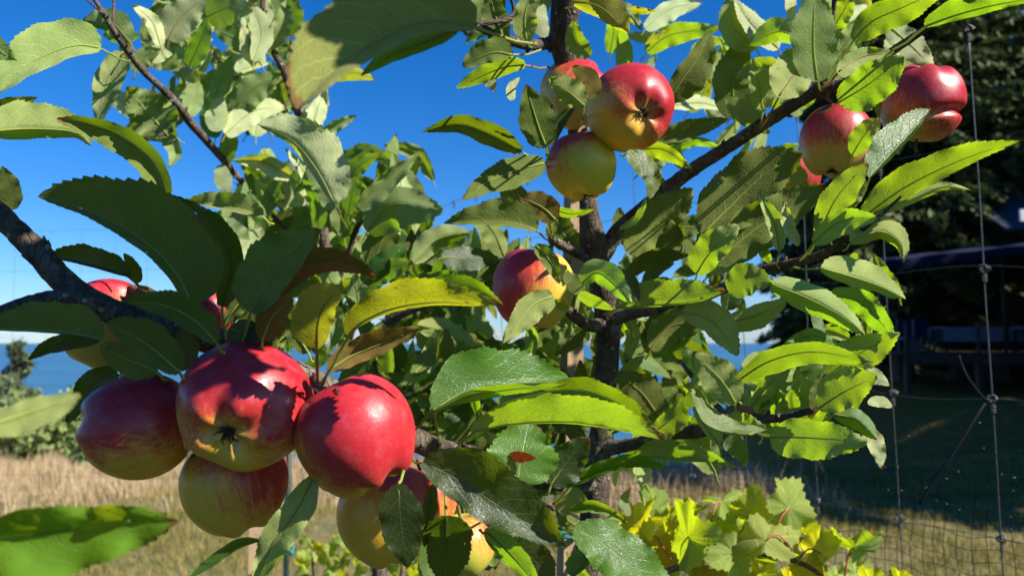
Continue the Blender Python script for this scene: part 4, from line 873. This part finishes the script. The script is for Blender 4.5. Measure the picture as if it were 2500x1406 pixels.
# --- loose leaves added out of view to shade leaves and apples
def shade(px, py, d, t, n, spread, size=(.07, .10)):
    c = P(px, py, d) + SUNV * t
    for _ in range(n):
        p = c + np.array([random.gauss(0, spread) for _ in range(3)]); p = p - SUNV * ((p - c) @ SUNV) * 0.5
        if any(np.linalg.norm((p - q_) - SUNV * ((p - q_) @ SUNV)) < r_ for q_, r_ in KEEP_LIT): continue
        x, y, dd = project(p)
        L = random.uniform(*size) * F / dd
        if (-60 < x < 2560 and y + L * .56 > -14) or dd < .12: continue
        a = random.uniform(0, 6.28)
        e = np.array((math.cos(a), math.sin(a)))
        A('LL', 't', float(dd), L * .26, L * .26, [tuple((x, y) - e * L / 2), (x, y), tuple((x, y) + e * L / 2)], None, 'd', unseen=1)
KEEP_LIT = [(P(620, 1010, .42), .052), (P(890, 1050, .41), .055), (P(820, 700, .42), .03), (P(735, 130, .32), .024)]
SHADE = [(300, 600, .42, .34, 12, .04), (420, 700, .42, .34, 10, .035), (150, 800, .42, .36, 8, .04), (330, 850, .41, .36, 8, .035), (680, 640, .43, .34, 9, .03),
         (330, 960, .44, .40, 6, .025), ]
SHADE += [(x, y, .335, .19 + .02 * i, 1, .002, (.080, .090)) for i, (x, y) in enumerate([(905, 95), (960, 40), (1020, 90), (1050, 20), (1110, 50), (1000, 30), (1140, 10), (930, 20), (950, 110), (1080, 70)])]
for a in SHADE: shade(*a)
# --- leaves of the tree behind
B('BN', 'u', .84, 28, 36, [(318, 104), (270, 55), (202, 50)])
B('BL', 'u', .86, 36, 36, [(300, 130), (262, 205), (238, 304)], (322, 120, .85))
B('LL', 'u', .90, 18, 20, [(392, 112), (370, 52), (322, 12)], None, 'p')
B('LB', 'u', .94, 48, 46, [(412, 98), (440, 48), (510, -20)], None, 'p')
B('BB', 'u', .96, 48, 44, [(505, 42), (560, 20), (618, 28)])
B('BB', 'u', .95, 24, 28, [(462, 162), (490, 100), (506, 42)], (450, 230, .95))
B('LL', 'u', .94, 24, 24, [(372, 152), (400, 120), (442, 100)], None, 'p')
B('NN', 'u', .88, 24, 26, [(328, 175), (350, 140), (392, 120)])
B('LB', 'u', .95, 24, 26, [(405, 170), (425, 130), (448, 98)])
B('BL', 'u', 1.0, 26, 26, [(524, 238), (545, 190), (566, 136)])
B('LB', 'u', 1.0, 36, 38, [(558, 278), (612, 222), (684, 178)])
B('LN', 'u', .96, 30, 28, [(460, 284), (470, 240), (482, 192)], (440, 270, .93))
B('LL', 'u', .98, 28, 28, [(525, 322), (530, 280), (542, 230)], None, 'p')
B('NN', 'u', .90, 56, 62, [(412, 332), (362, 275), (308, 212)], None, 'g', wav=2.5)
B('NB', 'u', .92, 26, 30, [(432, 335), (380, 320), (290, 335)])
B('NL', 'u', .94, 18, 20, [(402, 330), (428, 370), (412, 410)])
B('LL', 'u', 1.0, 34, 30, [(550, 328), (620, 272), (700, 262)], None, 'p')
B('BB', 'u', 1.0, 22, 24, [(550, 402), (558, 350), (570, 304)])
B('LL', 'u', 1.0, 22, 22, [(540, 402), (545, 440), (562, 480)], None, 'p')
B('LB', 'u', 1.02, 26, 22, [(712, 432), (640, 396), (566, 392)], None, 'p')
B('NL', 'u', .75, 16, 82, [(818, 498), (772, 412), (712, 342), (628, 304)], (850, 560, .9), 'p')
B('BB', 'u', 1.02, 18, 20, [(650, 522), (660, 480), (688, 440)])
B('LL', 'u', 1.05, 20, 26, [(728, 335), (760, 280), (802, 228)], None, 'p')
B('NN', 'u', 1.02, 14, 16, [(775, 335), (830, 302), (872, 282)])
B('LB', 'u', .95, 24, 26, [(878, 510), (950, 440), (1026, 371)])
B('NB', 'u', 1.0, 20, 22, [(845, 445), (880, 402), (930, 374)])
B('BB', 'u', 1.0, 22, 22, [(850, 525), (860, 470), (872, 425)])
B('LN', 'u', .62, 8, 40, [(642, 528), (560, 508), (452, 492)])
B('LL', 'u', 1.0, 26, 26, [(602, 595), (560, 555), (526, 545)], None, 'p')
B('LL', 'u', 1.0, 24, 24, [(570, 642), (600, 595), (644, 552)], None, 'p')
B('LL', 'u', 1.05, 20, 22, [(815, 515), (765, 482), (705, 502)], None, 'p')
B('LB', 'u', .95, 44, 62, [(895, 565), (960, 500), (1082, 512)])
B('NN', 'u', 1.0, 40, 42, [(905, 665), (930, 595), (965, 530)], None, 'd')
B('LB', 'u', .92, 32, 26, [(1008, 640), (1070, 582), (1162, 568)])
B('LB', 't', .90, 28, 26, [(885, 690), (940, 640), (1002, 592)])
B('NN', 'u', .90, 30, 30, [(1130, 690), (1150, 620), (1160, 555)])
B('LL', 'u', .98, 26, 28, [(620, 150), (640, 80), (612, 10)], None, 'p')
B('BB', 'u', 1.0, 24, 24, [(715, 90), (718, 40), (712, -20)])
B('LB', 'u', 1.0, 24, 26, [(660, 120), (690, 60), (700, 0)])
B('NN', 'u', .98, 28, 30, [(610, 130), (575, 95), (522, 70)])
B('LL', 'u', .98, 26, 26, [(640, 160), (612, 120), (590, 60)], None, 'p')
B('LL', 'u', 1.0, 22, 24, [(760, 330), (775, 270), (795, 215)], None, 'p')
B('LB', 'u', 1.02, 20, 20, [(640, 245), (660, 200), (690, 190)])
B('BB', 'u', .9, 24, 28, [(700, 800), (760, 750), (850, 720)])
B('BB', 'u', .9, 24, 28, [(905, 690), (950, 655), (1010, 640)])
B2 = T2.fill
B2(40, (400, 800), (-40, 300), (1.02, 1.25), (80, 140), None, 'gpp')
B2(64, (540, 1010), (400, 690), (1.0, 1.25), (85, 150), None, 'ggp')
B2(40, (560, 1000), (380, 720), (1.15, 1.35), (100, 150), None, 'ggd')
B2(20, (1000, 1200), (640, 830), (1.1, 1.3), (100, 150), None, 'gd')
B2(26, (330, 720), (-30, 310), (1.1, 1.3), (95, 150), 'NN', 'gdd')
B2(16, (620, 1000), (420, 680), (1.15, 1.35), (100, 150), 'NN', 'gd')
B2(14, (290, 520), (60, 330), (.95, 1.1), (60, 100), None, 'gp')
B2(16, (600, 900), (690, 860), (.95, 1.2), (80, 140), None, 'gd')
B2(36, (980, 1210), (560, 800), (.95, 1.25), (80, 140), None, 'gdd')
B2(8, (760, 1000), (860, 960), (.8, 1.0), (80, 130), None, 'gd')
A1(14, (1700, 2000), (850, 1060), (.60, .70), (90, 150), None, 'g')
A1(8, (1900, 2130), (900, 1080), (.58, .66), (80, 130), 'BB', 'g')
A1(12, (1500, 1740), (790, 1100), (.72, .95), (110, 180), None, 'ggd')
A1(6, (2000, 2170), (540, 820), (.64, .72), (80, 130), None, 'g')
A1(8, (1560, 1900), (480, 700), (.7, .85), (100, 150), 'NN', 'gd')
A1(8, (1780, 2200), (-20, 250), (.74, .86), (90, 150), None, 'g')
T1.grow(298); T2.grow(290)
# ------------------------------------------------------------------ apples
YG = (0.56, 0.44, 0.045); YE = (0.74, 0.39, 0.045)
apple(598, 992, .43, 160, (.02, -.36, .93), 'large crimson apple facing the viewer with a dried calyx in its dimple, front cluster', .74, (.3, -.1, .9), .96, .06, .22, YE)
apple(338, 1038, .455, 134, (-.93, .06, .20), 'dark red apple lying sideways in shade, leftmost of the front cluster', .75, (-.2, -.1, 1), .99, .05, .16, YE)
apple(868, 1062, .432, 150, (.46, -.82, .10), 'bright pinkish red apple in full sun with an ant on its skin', .64, (.5, -.6, .7), .99, .07, .22, YE, (790, 950, .425), deep=(.42, .016, .024))
apple(574, 1182, .475, 128, (.28, -.94, -.05), 'dull red and yellow apple hanging lowest, underneath the crimson dimpled one', .44, (.6, .2, .8), .98, .05, .2, YE)
apple(950, 1258, .50, 124, (.15, -.95, .1), 'yellow apple with faint red speckles, half hidden by a dark green leaf', .06, (.8, -.2, .8), 1.0, .04, .16, YE)
apple(850, 1128, .58, 88, (-.2, -.95, .1), 'pale yellow apple peeping out between the pink red apple and a hanging leaf', .05, None, .95, .04, .16, YE)
apple(268, 795, .53, 112, (-.5, -.7, -.3), 'orange and dull pink apple behind the dark branch fork at the left', .52, (-.2, .3, 1), .98, .05, .2, (.62, .36, .09), (372, 735, .50))
apple(500, 765, .52, 74, (.1, -.9, -.2), 'small deep red apple almost hidden by leaves above the front cluster', .8, None, .94)
apple(1541, 266, .635, 108, (.22, -.33, .90), 'round red apple with black dried calyx facing forward, high beside the trunk', .74, (.8, -.1, .8), .95, .035, .20, YE, (1440, 300, .70))
apple(1420, 406, .655, 87, (.20, -.97, .05), 'yellow green apple with an orange blush just under the round red one', .22, (-.5, .1, .9), .98, .06, .16, YG, (1425, 310, .72))
apple(1404, 228, .74, 88, (.9, .5, -.1), 'pink apple partly hidden behind the upper trunk', .55, (.9, -.1, .7), .95, .04, .2, (.60, .40, .10))
apple(1300, 704, .655, 104, (-.12, -.97, .05), 'red and golden apple with creases round its stalk, left of the trunk fork', .50, (-.9, -.1, .6), .99, .04, .17, (.66, .42, .06), (1392, 640, .72))
apple(2040, 346, .68, 88, (-.15, -.95, .12), 'tall dull red apple streaked with orange beneath the long right limb', .70, (.2, .1, .9), 1.02, .07, .17, (.60, .36, .09), (2015, 240, .68))
apple(2252, 255, .675, 94, (.10, .97, .15), 'pinkish red apple split by a brown crease, farthest right on the tree', 1.0, (.6, -.1, .8), 1.04, .05, .14, (.60, .36, .09), None, (1.80, .27, (.8, -.1, .6)), .15, taper=.04)
apple(1948, 432, .78, 54, (0, -.95, .1), 'small orange apple mostly hidden behind leaves below the right limb', .4, None, .95)
apple(1130, 1330, .54, 80, (.1, -.95, .1), 'olive yellow apple behind big leaves near the lower edge', -.22, None, .98, .04, .16, (.46, .38, .06))
apple(1040, 1215, .60, 80, (.2, -.9, .1), 'orange striped apple wedged behind the dark pointed leaves', .0, None, .98, .04, .16, (.66, .36, .07))
apple(505, 132, 1.06, 13, (0, -1, 0), 'tiny pale pink apple far up among the blurred leaves', .3, None, .98, .04, .16, (.62, .40, .22))
# the ant on the sunny apple
def ant():
    c = P(824, 960, .40); n = CC - P(868, 1062, .432); 
    from_c = P(824, 960, .40); cen = P(868, 1062, .432); Rr = 150 * .432 / F
    ray = (from_c - CC) / np.linalg.norm(from_c - CC); oc = CC - cen; bq = oc @ ray; disc = bq * bq - (oc @ oc - (Rr * 1.0) ** 2)
    p = CC + ray * (-bq - math.sqrt(max(disc, 0))); nn = (p - cen) / np.linalg.norm(p - cen)
    ax = np.cross(nn, np.array((.9, .1, .5))); ax /= np.linalg.norm(ax); sd = np.cross(ax, nn)
    p = p + nn * 0.0008
    m = simple('ant_shell', (.012, .008, .007), .35, .5, .2, 500)
    e = empty('ant', p, 'tiny black ant walking on the sunlit red apple', 'ant'); WPOS[e.name] = tuple(p)
    def blob(cn, r3, name):
        bm = bmesh.new(); bmesh.ops.create_uvsphere(bm, u_segments=10, v_segments=7, radius=1)
        vs = np.array([v.co[:] for v in bm.verts]) * r3; fs = [[v.index for v in f.verts] for f in bm.faces]; bm.free()
        w = cn + vs[:, :1] * ax + vs[:, 1:2] * sd + vs[:, 2:] * nn; obj(name, w, fs, m, e, cn)
    blob(p + ax * .0018 + nn * .0006, (.0013, .0009, .0009), 'abdomen'); blob(p + nn * .0006, (.0009, .0005, .0005), 'thorax'); blob(p - ax * .0014 + nn * .0006, (.0008, .0007, .0006), 'head')
    for k in (-1, 0, 1):
        for s_ in (-1, 1):
            b = p + ax * k * .0004 + nn * .0006
            l = np.array([b, b + sd * s_ * .0011 + nn * .0007 + ax * k * .0006, b + sd * s_ * .0022 - nn * .0010 + ax * k * .0013])
            v, f = tube_geo(l, .00013, 4); obj('leg', v, f, m, e, b)
    for s_ in (-1, 1):
        b = p - ax * .002 + nn * .0007; v, f = tube_geo(np.array([b, b - ax * .0008 + sd * s_ * .0006 + nn * .0004, b - ax * .0015 + sd * s_ * .0005]), .0001, 4); obj('antenna', v, f, m, e, b)
ant()
# ------------------------------------------------------------------ woven wire fence, netting, ties, posts
WIRE = simple('galvanised_wire', (.085, .088, .09), .55, .4, .3, 200, 0, .5); WIRE2 = simple('netting_plastic', (.010, .010, .010), .85, .08, .2, 100)
def fpt(k, z):
    """point on the right-hand fence: k wires along from the nearest upright, z metres from the ground"""
    return np.array((.702 - .0803 * k, 1.09 + .1275 * k, z))
HZ = [.15, .31, .475, .645, .83, 1.022, 1.215, 1.415, 1.60, 1.79, 2.06]
HZ = [EYE - 1.43, EYE - 1.2, EYE - .97, EYE - .75, EYE - .545, EYE - .281, EYE - .082, EYE + .108, EYE + .294, EYE + .470]
fe = empty('wire_fence', fpt(0, 0), 'knotted wire deer fence running back past the right of the tree', 'fence'); WPOS[fe.name] = tuple(fpt(0, 0))
fr_ = random.Random(5)
KS = list(range(-2, 15))
corner = fpt(14.2, 0)
def jit(k, z): return np.array((fr_.uniform(-.004, .004), fr_.uniform(-.003, .003), 0)) * (1 if k > 1 else .35)
for k in KS:
    # the near upright leans: its pixels run from (2367, 50) to (2440, 1406)
    pts = [fpt(k, z) + np.array((.012 * (EYE - z) / .6 - .006, 0, 0)) + jit(k, z) for z in np.linspace(.03, HZ[-1], 16)]
    v, f = tube_geo(spline(np.array(pts), 40), .00095, 6); obj('upright_wire', v, f, WIRE, fe, v[0])
for z in HZ:
    pts = [fpt(k, z + fr_.uniform(-.006, .006)) + np.array((.012 * (EYE - z) / .6 - .006, -.002, 0)) for k in np.arange(-2, 14.3, .5)]
    v, f = tube_geo(spline(np.array(pts), 120), .00055, 5); obj('cross_wire', v, f, WIRE, fe, v[0])
    for k in KS:
        m = MB(); c = fpt(k, z) + np.array((.012 * (EYE - z) / .6 - .006, 0, 0)); t = np.linspace(0, 2 * math.pi * 2.4, 26); r = .0052
        u = np.array((-.53, .85, 0)); w = np.array((0, 0, 1.0)); nn = np.array((-.85, -.53, 0)); ph = fr_.uniform(0, 6)
        m.tube(c + (np.cos(t + ph) * r * (1 + .25 * np.sin(3 * t)))[:, None] * u + (np.sin(t + ph) * r)[:, None] * w + (np.sin(t * 1.7) * .004 + np.linspace(-.004, .004, 26))[:, None] * nn, .0011, 5)
        t2 = np.linspace(0, 6.28 * 3, 18); m.tube(c + np.stack([np.cos(t2) * .0032, np.sin(t2) * .0032, -.008 - np.linspace(0, .012, 18)], 1), .0009, 4)
        m.build('knot', WIRE, fe, c)
fl = empty('wire_fence', (-1.8, 3.1, float(gz(-1.8, 3.1))), 'fine wire fence crossing the open field in front of the sea', 'fence'); WPOS[fl.name] = (-1.8, 3.1, float(gz(-1.8, 3.1)))
cx, cyy = corner[0], corner[1]
for k in range(0, 27):
    x = cx - .15 * k; y = cyy + .02 * k; v, f = tube_geo(np.array([(x, y, .02), (x + fr_.uniform(-.01, .01), y, 1.0), (x + fr_.uniform(-.01, .01), y, HZ[-1])]), .0006, 5); obj('upright_wire', v, f, WIRE, fl, v[0])
for z in HZ:
    pts = [(cx - .15 * k, cyy + .02 * k, z + fr_.uniform(-.006, .006)) for k in range(0, 28)]; v, f = tube_geo(spline(np.array(pts), 60), .0005, 5); obj('cross_wire', v, f, WIRE, fl, v[0])
# plastic netting hung low on the near panels
nm = MB(); ng = np.random.default_rng(4); CE = .0185
us = np.arange(-2.0, 8.6, CE / .1507); 
def top(u): return EYE - .085 - .045 * np.maximum(0, u - .15) - .02 * np.sin(u * 3) 
zs = np.arange(EYE - .80, EYE - .07, CE)
def npt(u, z): 
    return fpt(u, z) + np.array((.006, -.006, 0)) + np.array((.0035 * math.sin(z * 41 + u * 3) + .003 * math.sin(u * 9), 0, .0045 * math.sin(u * 4.3 + z * 7) + .003 * math.sin(u * 13)))
for u in us:
    zz = [z for z in zs if z < top(u)]
    if len(zz) > 2: nm.tube(np.array([npt(u + .02 * math.sin(z * 17), z) for z in zz]), .00055, 3, False)
for z in zs:
    uu = [u for u in us if z < top(u)]
    if len(uu) > 2: nm.tube(np.array([npt(u + .02 * math.sin(z * 17), z) for u in uu]), .00055, 3, False)
ne = empty('netting', fpt(0, EYE - .8), 'black plastic bird netting hanging on the lower part of the wire fence', 'netting'); WPOS[ne.name] = tuple(fpt(0, EYE - .8))
nm.build('mesh_strands', WIRE2, ne, fpt(0, EYE - .8))['kind'] = 'stuff'
GLINT = simple('netting_glint', (.55, .58, .60), .15, .9, .1, 60)  # pale glossy beads added as glints on the netting crossings
km = MB(); kr = random.Random(8)
for u in us:
    for z in zs:
        if z < top(u) and kr.random() < (.16 if u < 1.2 else .03):
            c = npt(u + .02 * math.sin(z * 17), z); r = .0011
            km.add([c + np.array(q) * r for q in ((1, 0, 0), (-1, 0, 0), (0, 1, 0), (0, -1, 0), (0, 0, 1), (0, 0, -1))], [(0, 2, 4), (2, 1, 4), (1, 3, 4), (3, 0, 4), (2, 0, 5), (1, 2, 5), (3, 1, 5), (0, 3, 5)])
km.build('glint_beads', GLINT, ne, fpt(0, EYE - .8))['kind'] = 'stuff'
TIE = simple('cable_tie_plastic', (.004, .005, .010), .6, .12, .2, 40)
def strap(rows, w, lb):
    q = spline(np.array(rows, float), 24); c = P(q[:, 0], q[:, 1], q[:, 2]); tg = np.gradient(c, axis=0); tg /= np.linalg.norm(tg, axis=1)[:, None]; s_ = np.cross(tg, CF); s_ /= np.linalg.norm(s_, axis=1)[:, None]
    wd = np.linspace(1, .55, 24)[:, None] * w; h = np.array((0, .0009, .0004)); V = np.stack([c - s_ * wd - h, c + s_ * wd - h, c + s_ * wd + h, c - s_ * wd + h], 1).reshape(-1, 3)
    f = [(i * 4 + j, i * 4 + (j + 1) % 4, i * 4 + 4 + (j + 1) % 4, i * 4 + 4 + j) for i in range(23) for j in range(4)] + [(3, 2, 1, 0), (92, 93, 94, 95)]
    tag(obj('cable_tie', V, f, TIE, None, V[0]), lb, 'cable tie', 'cable ties on the fence')
strap([(2416, 980, 1.07), (2398, 968, 1.06), (2365, 925, 1.05), (2348, 890, 1.05), (2341, 868, 1.05)], .0021, 'stiff blue black cable tie end sticking up from the fence knot')
strap([(2414, 972, 1.07), (2385, 1015, 1.06), (2325, 1110, 1.05), (2285, 1165, 1.05), (2244, 1230, 1.05)], .0022, 'long black cable tie end slanting down from the fence knot')
# wooden stake behind the trunk, square post and thin green post at the left fence
def stake_mat(name, c1, c2):
    m = Mat(name); c = m.coord(); n = m.noise(m.mapping(c, (40, 40, 2.5)), 1.5, 5, .7); n2 = m.noise(c, 6, 3); col = m.mix(m.rng(n, .3, .7), c1, c2); col = m.mix(m.rng(n2, .5, .75, 0, .4), col, tuple(k * .55 for k in c1)); return m.done(m.bsdf(col, .8, .2, m.bump(n, .4, .004)))
WOOD = stake_mat('sawn_wood', (.40, .275, .165), (.30, .195, .11))
b = MB(); p0 = P(1404, 478, .93); p1 = P(1386, 1406, .93); ft = p1 + (p1 - p0) / (p0[2] - p1[2]) * p1[2] 
m3 = (p0 + ft) / 2; dirv = (p0 - ft); Ln = np.linalg.norm(dirv)
bm = MB(); bm.box((0, 0, 0), (.021, .021, Ln)); v = bm.v[0]; Mq = np.array(Vector((0, 0, 1)).rotation_difference(Vector(dirv)).to_matrix()); Mz = np.array(Matrix.Rotation(.35, 3, 'Z'))
tag(obj('wooden_stake', v @ Mz.T @ Mq.T + m3, bm.f, WOOD, None, ft, False), 'tall square wooden stake standing close behind the trunk', 'stake')
TEAL = simple('teal_tape', (.01, .24, .23), .5, .3, .2, 60); GRN = simple('green_post_paint', (.012, .03, .022), .5, .4, .2, 40)
t = np.linspace(0, 6.28 * 2, 30); c = P(1387, 1306, .91); tp = c + np.stack([np.cos(t) * .019, np.sin(t) * .019 + .01, np.linspace(-.004, .006, 30)], 1); v, f = tube_geo(tp, .0022, 5); tag(obj('plant_tie', v, f, TEAL, None, tp[0]), 'teal plant tie wound round the wooden stake low by the trunk', 'plant tie', 'teal plant ties')
def post(px, ytop, d, w, mat, lb, name, tube=False):
    p = P(px, ytop, d); g = float(gz(p[0], p[1])); m = MB(); 
    if tube: m.tube(np.array([(p[0], p[1], g - .1), (p[0], p[1], p[2] - .004), (p[0], p[1], p[2])]), np.array((w, w, w * .6)), 10)
    else: m.box((p[0], p[1], (p[2] + g) / 2 - .05), (w, w, p[2] - g + .1), .3)
    tag(m.build(name, mat, None, (p[0], p[1], g), tube), lb, 'post')
post(628, 1230, 2.95, .055, WOOD, 'short square tan post under the lowest red apple', 'wooden_post')
post(706, 1065, 2.85, .0105, GRN, 'slim dark green post beside the long hanging leaf', 'fence_post', True)
post(1003, 1330, 2.2, .013, GRN, 'dark green post foot below the yellow apple', 'fence_post', True)
c = P(706, 1335, 2.85); tp = c + np.stack([np.cos(t) * .014, np.sin(t) * .014, np.linspace(-.03, .02, 30) + .01 * np.sin(t * 3)], 1); v, f = tube_geo(tp, .004, 5); tag(obj('plant_tie', v, f, TEAL, None, tp[0]), 'bright teal plant tie knotted on the slim green post', 'plant tie', 'teal plant ties')
# ------------------------------------------------------------------ grape vines
def vine_leaf(parent, cx, cy, d, r, ang, tilt, kind, pet, rng=random.Random(9)):
    """lobed vine leaf: centre pixel, depth, radius px, direction of its tip, tilt (about x, about y)"""
    if kind != 'x':
        best = None
        for q1 in (-.8, -.5, -.2, .2, .5, .8):
            for q2 in (-.8, -.5, -.2, .2, .5, .8):
                nv = Vector((0, 0, 1)); nv.rotate(Matrix.Rotation(q1, 3, 'X')); nv.rotate(Matrix.Rotation(q2, 3, 'Y'))
                nc = np.array((nv.x * math.cos(ang) - nv.y * math.sin(ang), nv.x * math.sin(ang) + nv.y * math.cos(ang), nv.z)); sc = nc @ SCAM
                sc = abs(sc + .45) if (kind != 'g' or int(cx) % 3 == 0) else abs(sc - .7)
                sc += .12 * abs(q1 - tilt[0]) + .12 * abs(q2 - tilt[1])
                if best is None or sc < best[0]: best = (sc, q1, q2)
        tilt = best[1:]
    n = 56; V = []; UV = []; rings = (0, .3, .6, .85, 1.0)
    ca, sa = math.cos(ang), math.sin(ang); K = n
    for i in range(n):
        a = 2 * math.pi * i / n - math.pi
        base = 0.76 + .13 * math.cos(a) + .06 * math.cos(3 * a) * (abs(a) < 2.4) + .06 * math.cos(5 * a); 
        if abs(a) > 2.55: base *= .55 + .45 * (math.pi - abs(a)) / .6 * .9
        base *= 1 + .06 * (1 if i % 2 else -1)
        for q in rings:
            u, w = base * q * math.cos(a), base * q * math.sin(a); z = .26 * q * q * math.cos(2 * a + cx) + .13 * q * q * math.sin(5 * a + cy) - .15 * q * q + .03 * math.cos(11 * a) * q
            p = Vector((u, w, z)); p.rotate(Matrix.Rotation(tilt[0], 3, 'X')); p.rotate(Matrix.Rotation(tilt[1], 3, 'Y'))
            V.append((cx + (p.x * ca - p.y * sa) * r, cy - (p.x * sa + p.y * ca) * r, d - p.z * r * d / F)); UV.append((.5 + w * .5 / .9, .1 + (u + .5) * .6))
    V = np.array(V); W = P(V[:, 0], V[:, 1], V[:, 2]); m = len(rings)
    f = [(i * m + j, ((i + 1) % n) * m + j, ((i + 1) % n) * m + j + 1, i * m + j + 1) for i in range(n) for j in range(m - 1)]
    o = obj('leaf', W, f, M_VINE[kind], parent, W[0], uv=np.array(UV))
    if pet: 
        b0 = W[0]; b1 = P(*pet); v, ff = tube_geo(spline(np.array([b0, (b0 + b1) / 2 + np.array((0, 0, .01)), b1]), 8), .0010, 6); obj('petiole', v, ff, M_RED, o, v[0])
M_VINE = {'g': leaf_material('vine_leaf', (.15, .21, .02), (.26, .32, .08), (.58, .70, .01), .5, nveins=4.0, rough_top=.55, spec=.3), 'y': leaf_material('vine_leaf_yellow', (.24, .28, .02), (.34, .37, .05), (.74, .78, .012), .5, nveins=4.0, rough_top=.55, spec=.3),
          'o': leaf_material('vine_leaf_golden', (.34, .26, .02), (.38, .30, .04), (.80, .68, .015), .48, nveins=4.0, rough_top=.6, spec=.2)}
M_RED = simple('red_petiole', (.38, .08, .06), .5, .3, .3, 80); M_VSTEM = bark_material('vine_bark', (.12, .06, .03), (.22, .12, .06))
pv = P(1640, 1400, .92); vn_ = empty('grape_vine', (pv[0], pv[1], 0), 'yellowing grape vine with ragged leaves at the foot of the fence', 'vine'); WPOS[vn_.name] = (pv[0], pv[1], 0)
for rows in ([(1560, 1420, .93, 7), (1650, 1385, .92, 8), (1740, 1358, .90, 8), (1850, 1350, .88, 7), (1950, 1372, .86, 6), (2010, 1405, .85, 6), (2120, 1480, .85, 5)], [(1740, 1358, .90, 6), (1765, 1310, .9, 5), (1735, 1278, .9, 4)], [(1945, 1370, .86, 5), (1925, 1330, .86, 4), (1916, 1322, .86, 4)]):
    q = spline(np.array(rows, float), 30); v, f = tube_geo(P(q[:, 0], q[:, 1], q[:, 2]), q[:, 3] * q[:, 2] / F, 8, True, .05, RNG); obj('cane', v, f, M_VSTEM, vn_, v[0])
p0 = P(1560, 1420, .93); v, f = tube_geo(spline(np.array([(p0[0] - .02, p0[1], -.03), (p0[0] + .02, p0[1] + .01, .6), p0]), 24), np.linspace(.009, .0042, 24), 8); obj('cane', v, f, M_VSTEM, vn_, v[0])
VL = [(1560, 1285, .93, 72, 1.2, (.5, .6), 'y', (1640, 1370, .92)), (1600, 1240, .95, 60, 1.9, (.6, -.3), 'g', None), (1690, 1245, .96, 46, .6, (.9, .2), 'y', None), (1680, 1310, .88, 100, 2.2, (-.7, .5), 'g', (1740, 1340, .9)), (1760, 1225, .92, 62, .4, (-.9, .3), 'g', (1735, 1278, .9)), (1752, 1300, .94, 52, 1.6, (.1, .8), 'y', (1765, 1340, .9)), (1832, 1255, .90, 64, 1.5, (.1, .3), 'y', (1800, 1350, .89)), (1925, 1238, .90, 82, .9, (.5, -.5), 'g', (1880, 1350, .88)), (1870, 1320, .85, 96, .35, (-.9, .1), 'g', (1925, 1330, .86)), (1790, 1350, .86, 70, 3.6, (-.8, .5), 'g', None), (2005, 1352, .85, 70, 2.5, (.1, .3), 'y', (1945, 1370, .86)), (1960, 1400, .86, 66, -1.2, (.4, .1), 'y', None), (2085, 1335, .85, 78, .6, (.6, .5), 'g', (2062, 1406, .85)), (1720, 1395, .9, 56, 0, (.3, .2), 'o', None), (1530, 1270, .97, 60, 2.6, (.3, .7), 'o', None), (1590, 1350, .95, 60, -.4, (.5, .6), 'o', None), (2130, 1420, .85, 50, 1.4, (.3, .3), 'y', None), (1860, 1400, .90, 50, -1.5, (.3, .6), 'g', None), (1640, 1310, .97, 66, -2.6, (.5, .2), 'y', None), (2200, 1425, .86, 44, 1.0, (.6, .3), 'y', None), (1690, 1372, .93, 50, -1.0, (.2, .5), 'o', None)]
for a in VL: vine_leaf(vn_, a[0], a[1], a[2], a[3] * 1.12, *a[4:])
for j, a in enumerate(VL): vine_leaf(vn_, a[0] + 38 * math.sin(j * 2.1), a[1] + 45 + 22 * math.cos(j * 3.7), a[2] + .05, a[3] * .85, a[4] + 1.1, (-a[5][0], a[5][1]), 'gy'[j % 2], None)
pv = P(850, 1500, 1.75); v2 = empty('grape_vine', (pv[0], pv[1], 0), 'small bright green vine below the yellow apple, blurred', 'vine'); WPOS[v2.name] = (pv[0], pv[1], 0)
rg = random.Random(3)
for k in range(4):
    a = P(760 + 75 * k, 1330 + 20 * (k % 2), 1.75); v, f = tube_geo(spline(np.array([(pv[0] + .02 * k, pv[1], -.03), (a[0] * .5 + pv[0] * .5, pv[1], a[2] * .55), a]), 16), np.linspace(.006, .0022, 16), 6); obj('cane', v, f, M_VSTEM, v2, v[0])
for k in range(46): vine_leaf(v2, rg.uniform(735, 1060), 1310 + abs(rg.gauss(0, 1)) * 55, rg.uniform(1.65, 1.9), rg.uniform(18, 34), rg.uniform(0, 6.28), (rg.uniform(-.9, .9), rg.uniform(-.9, .9)), rg.choice('gggy'), None)
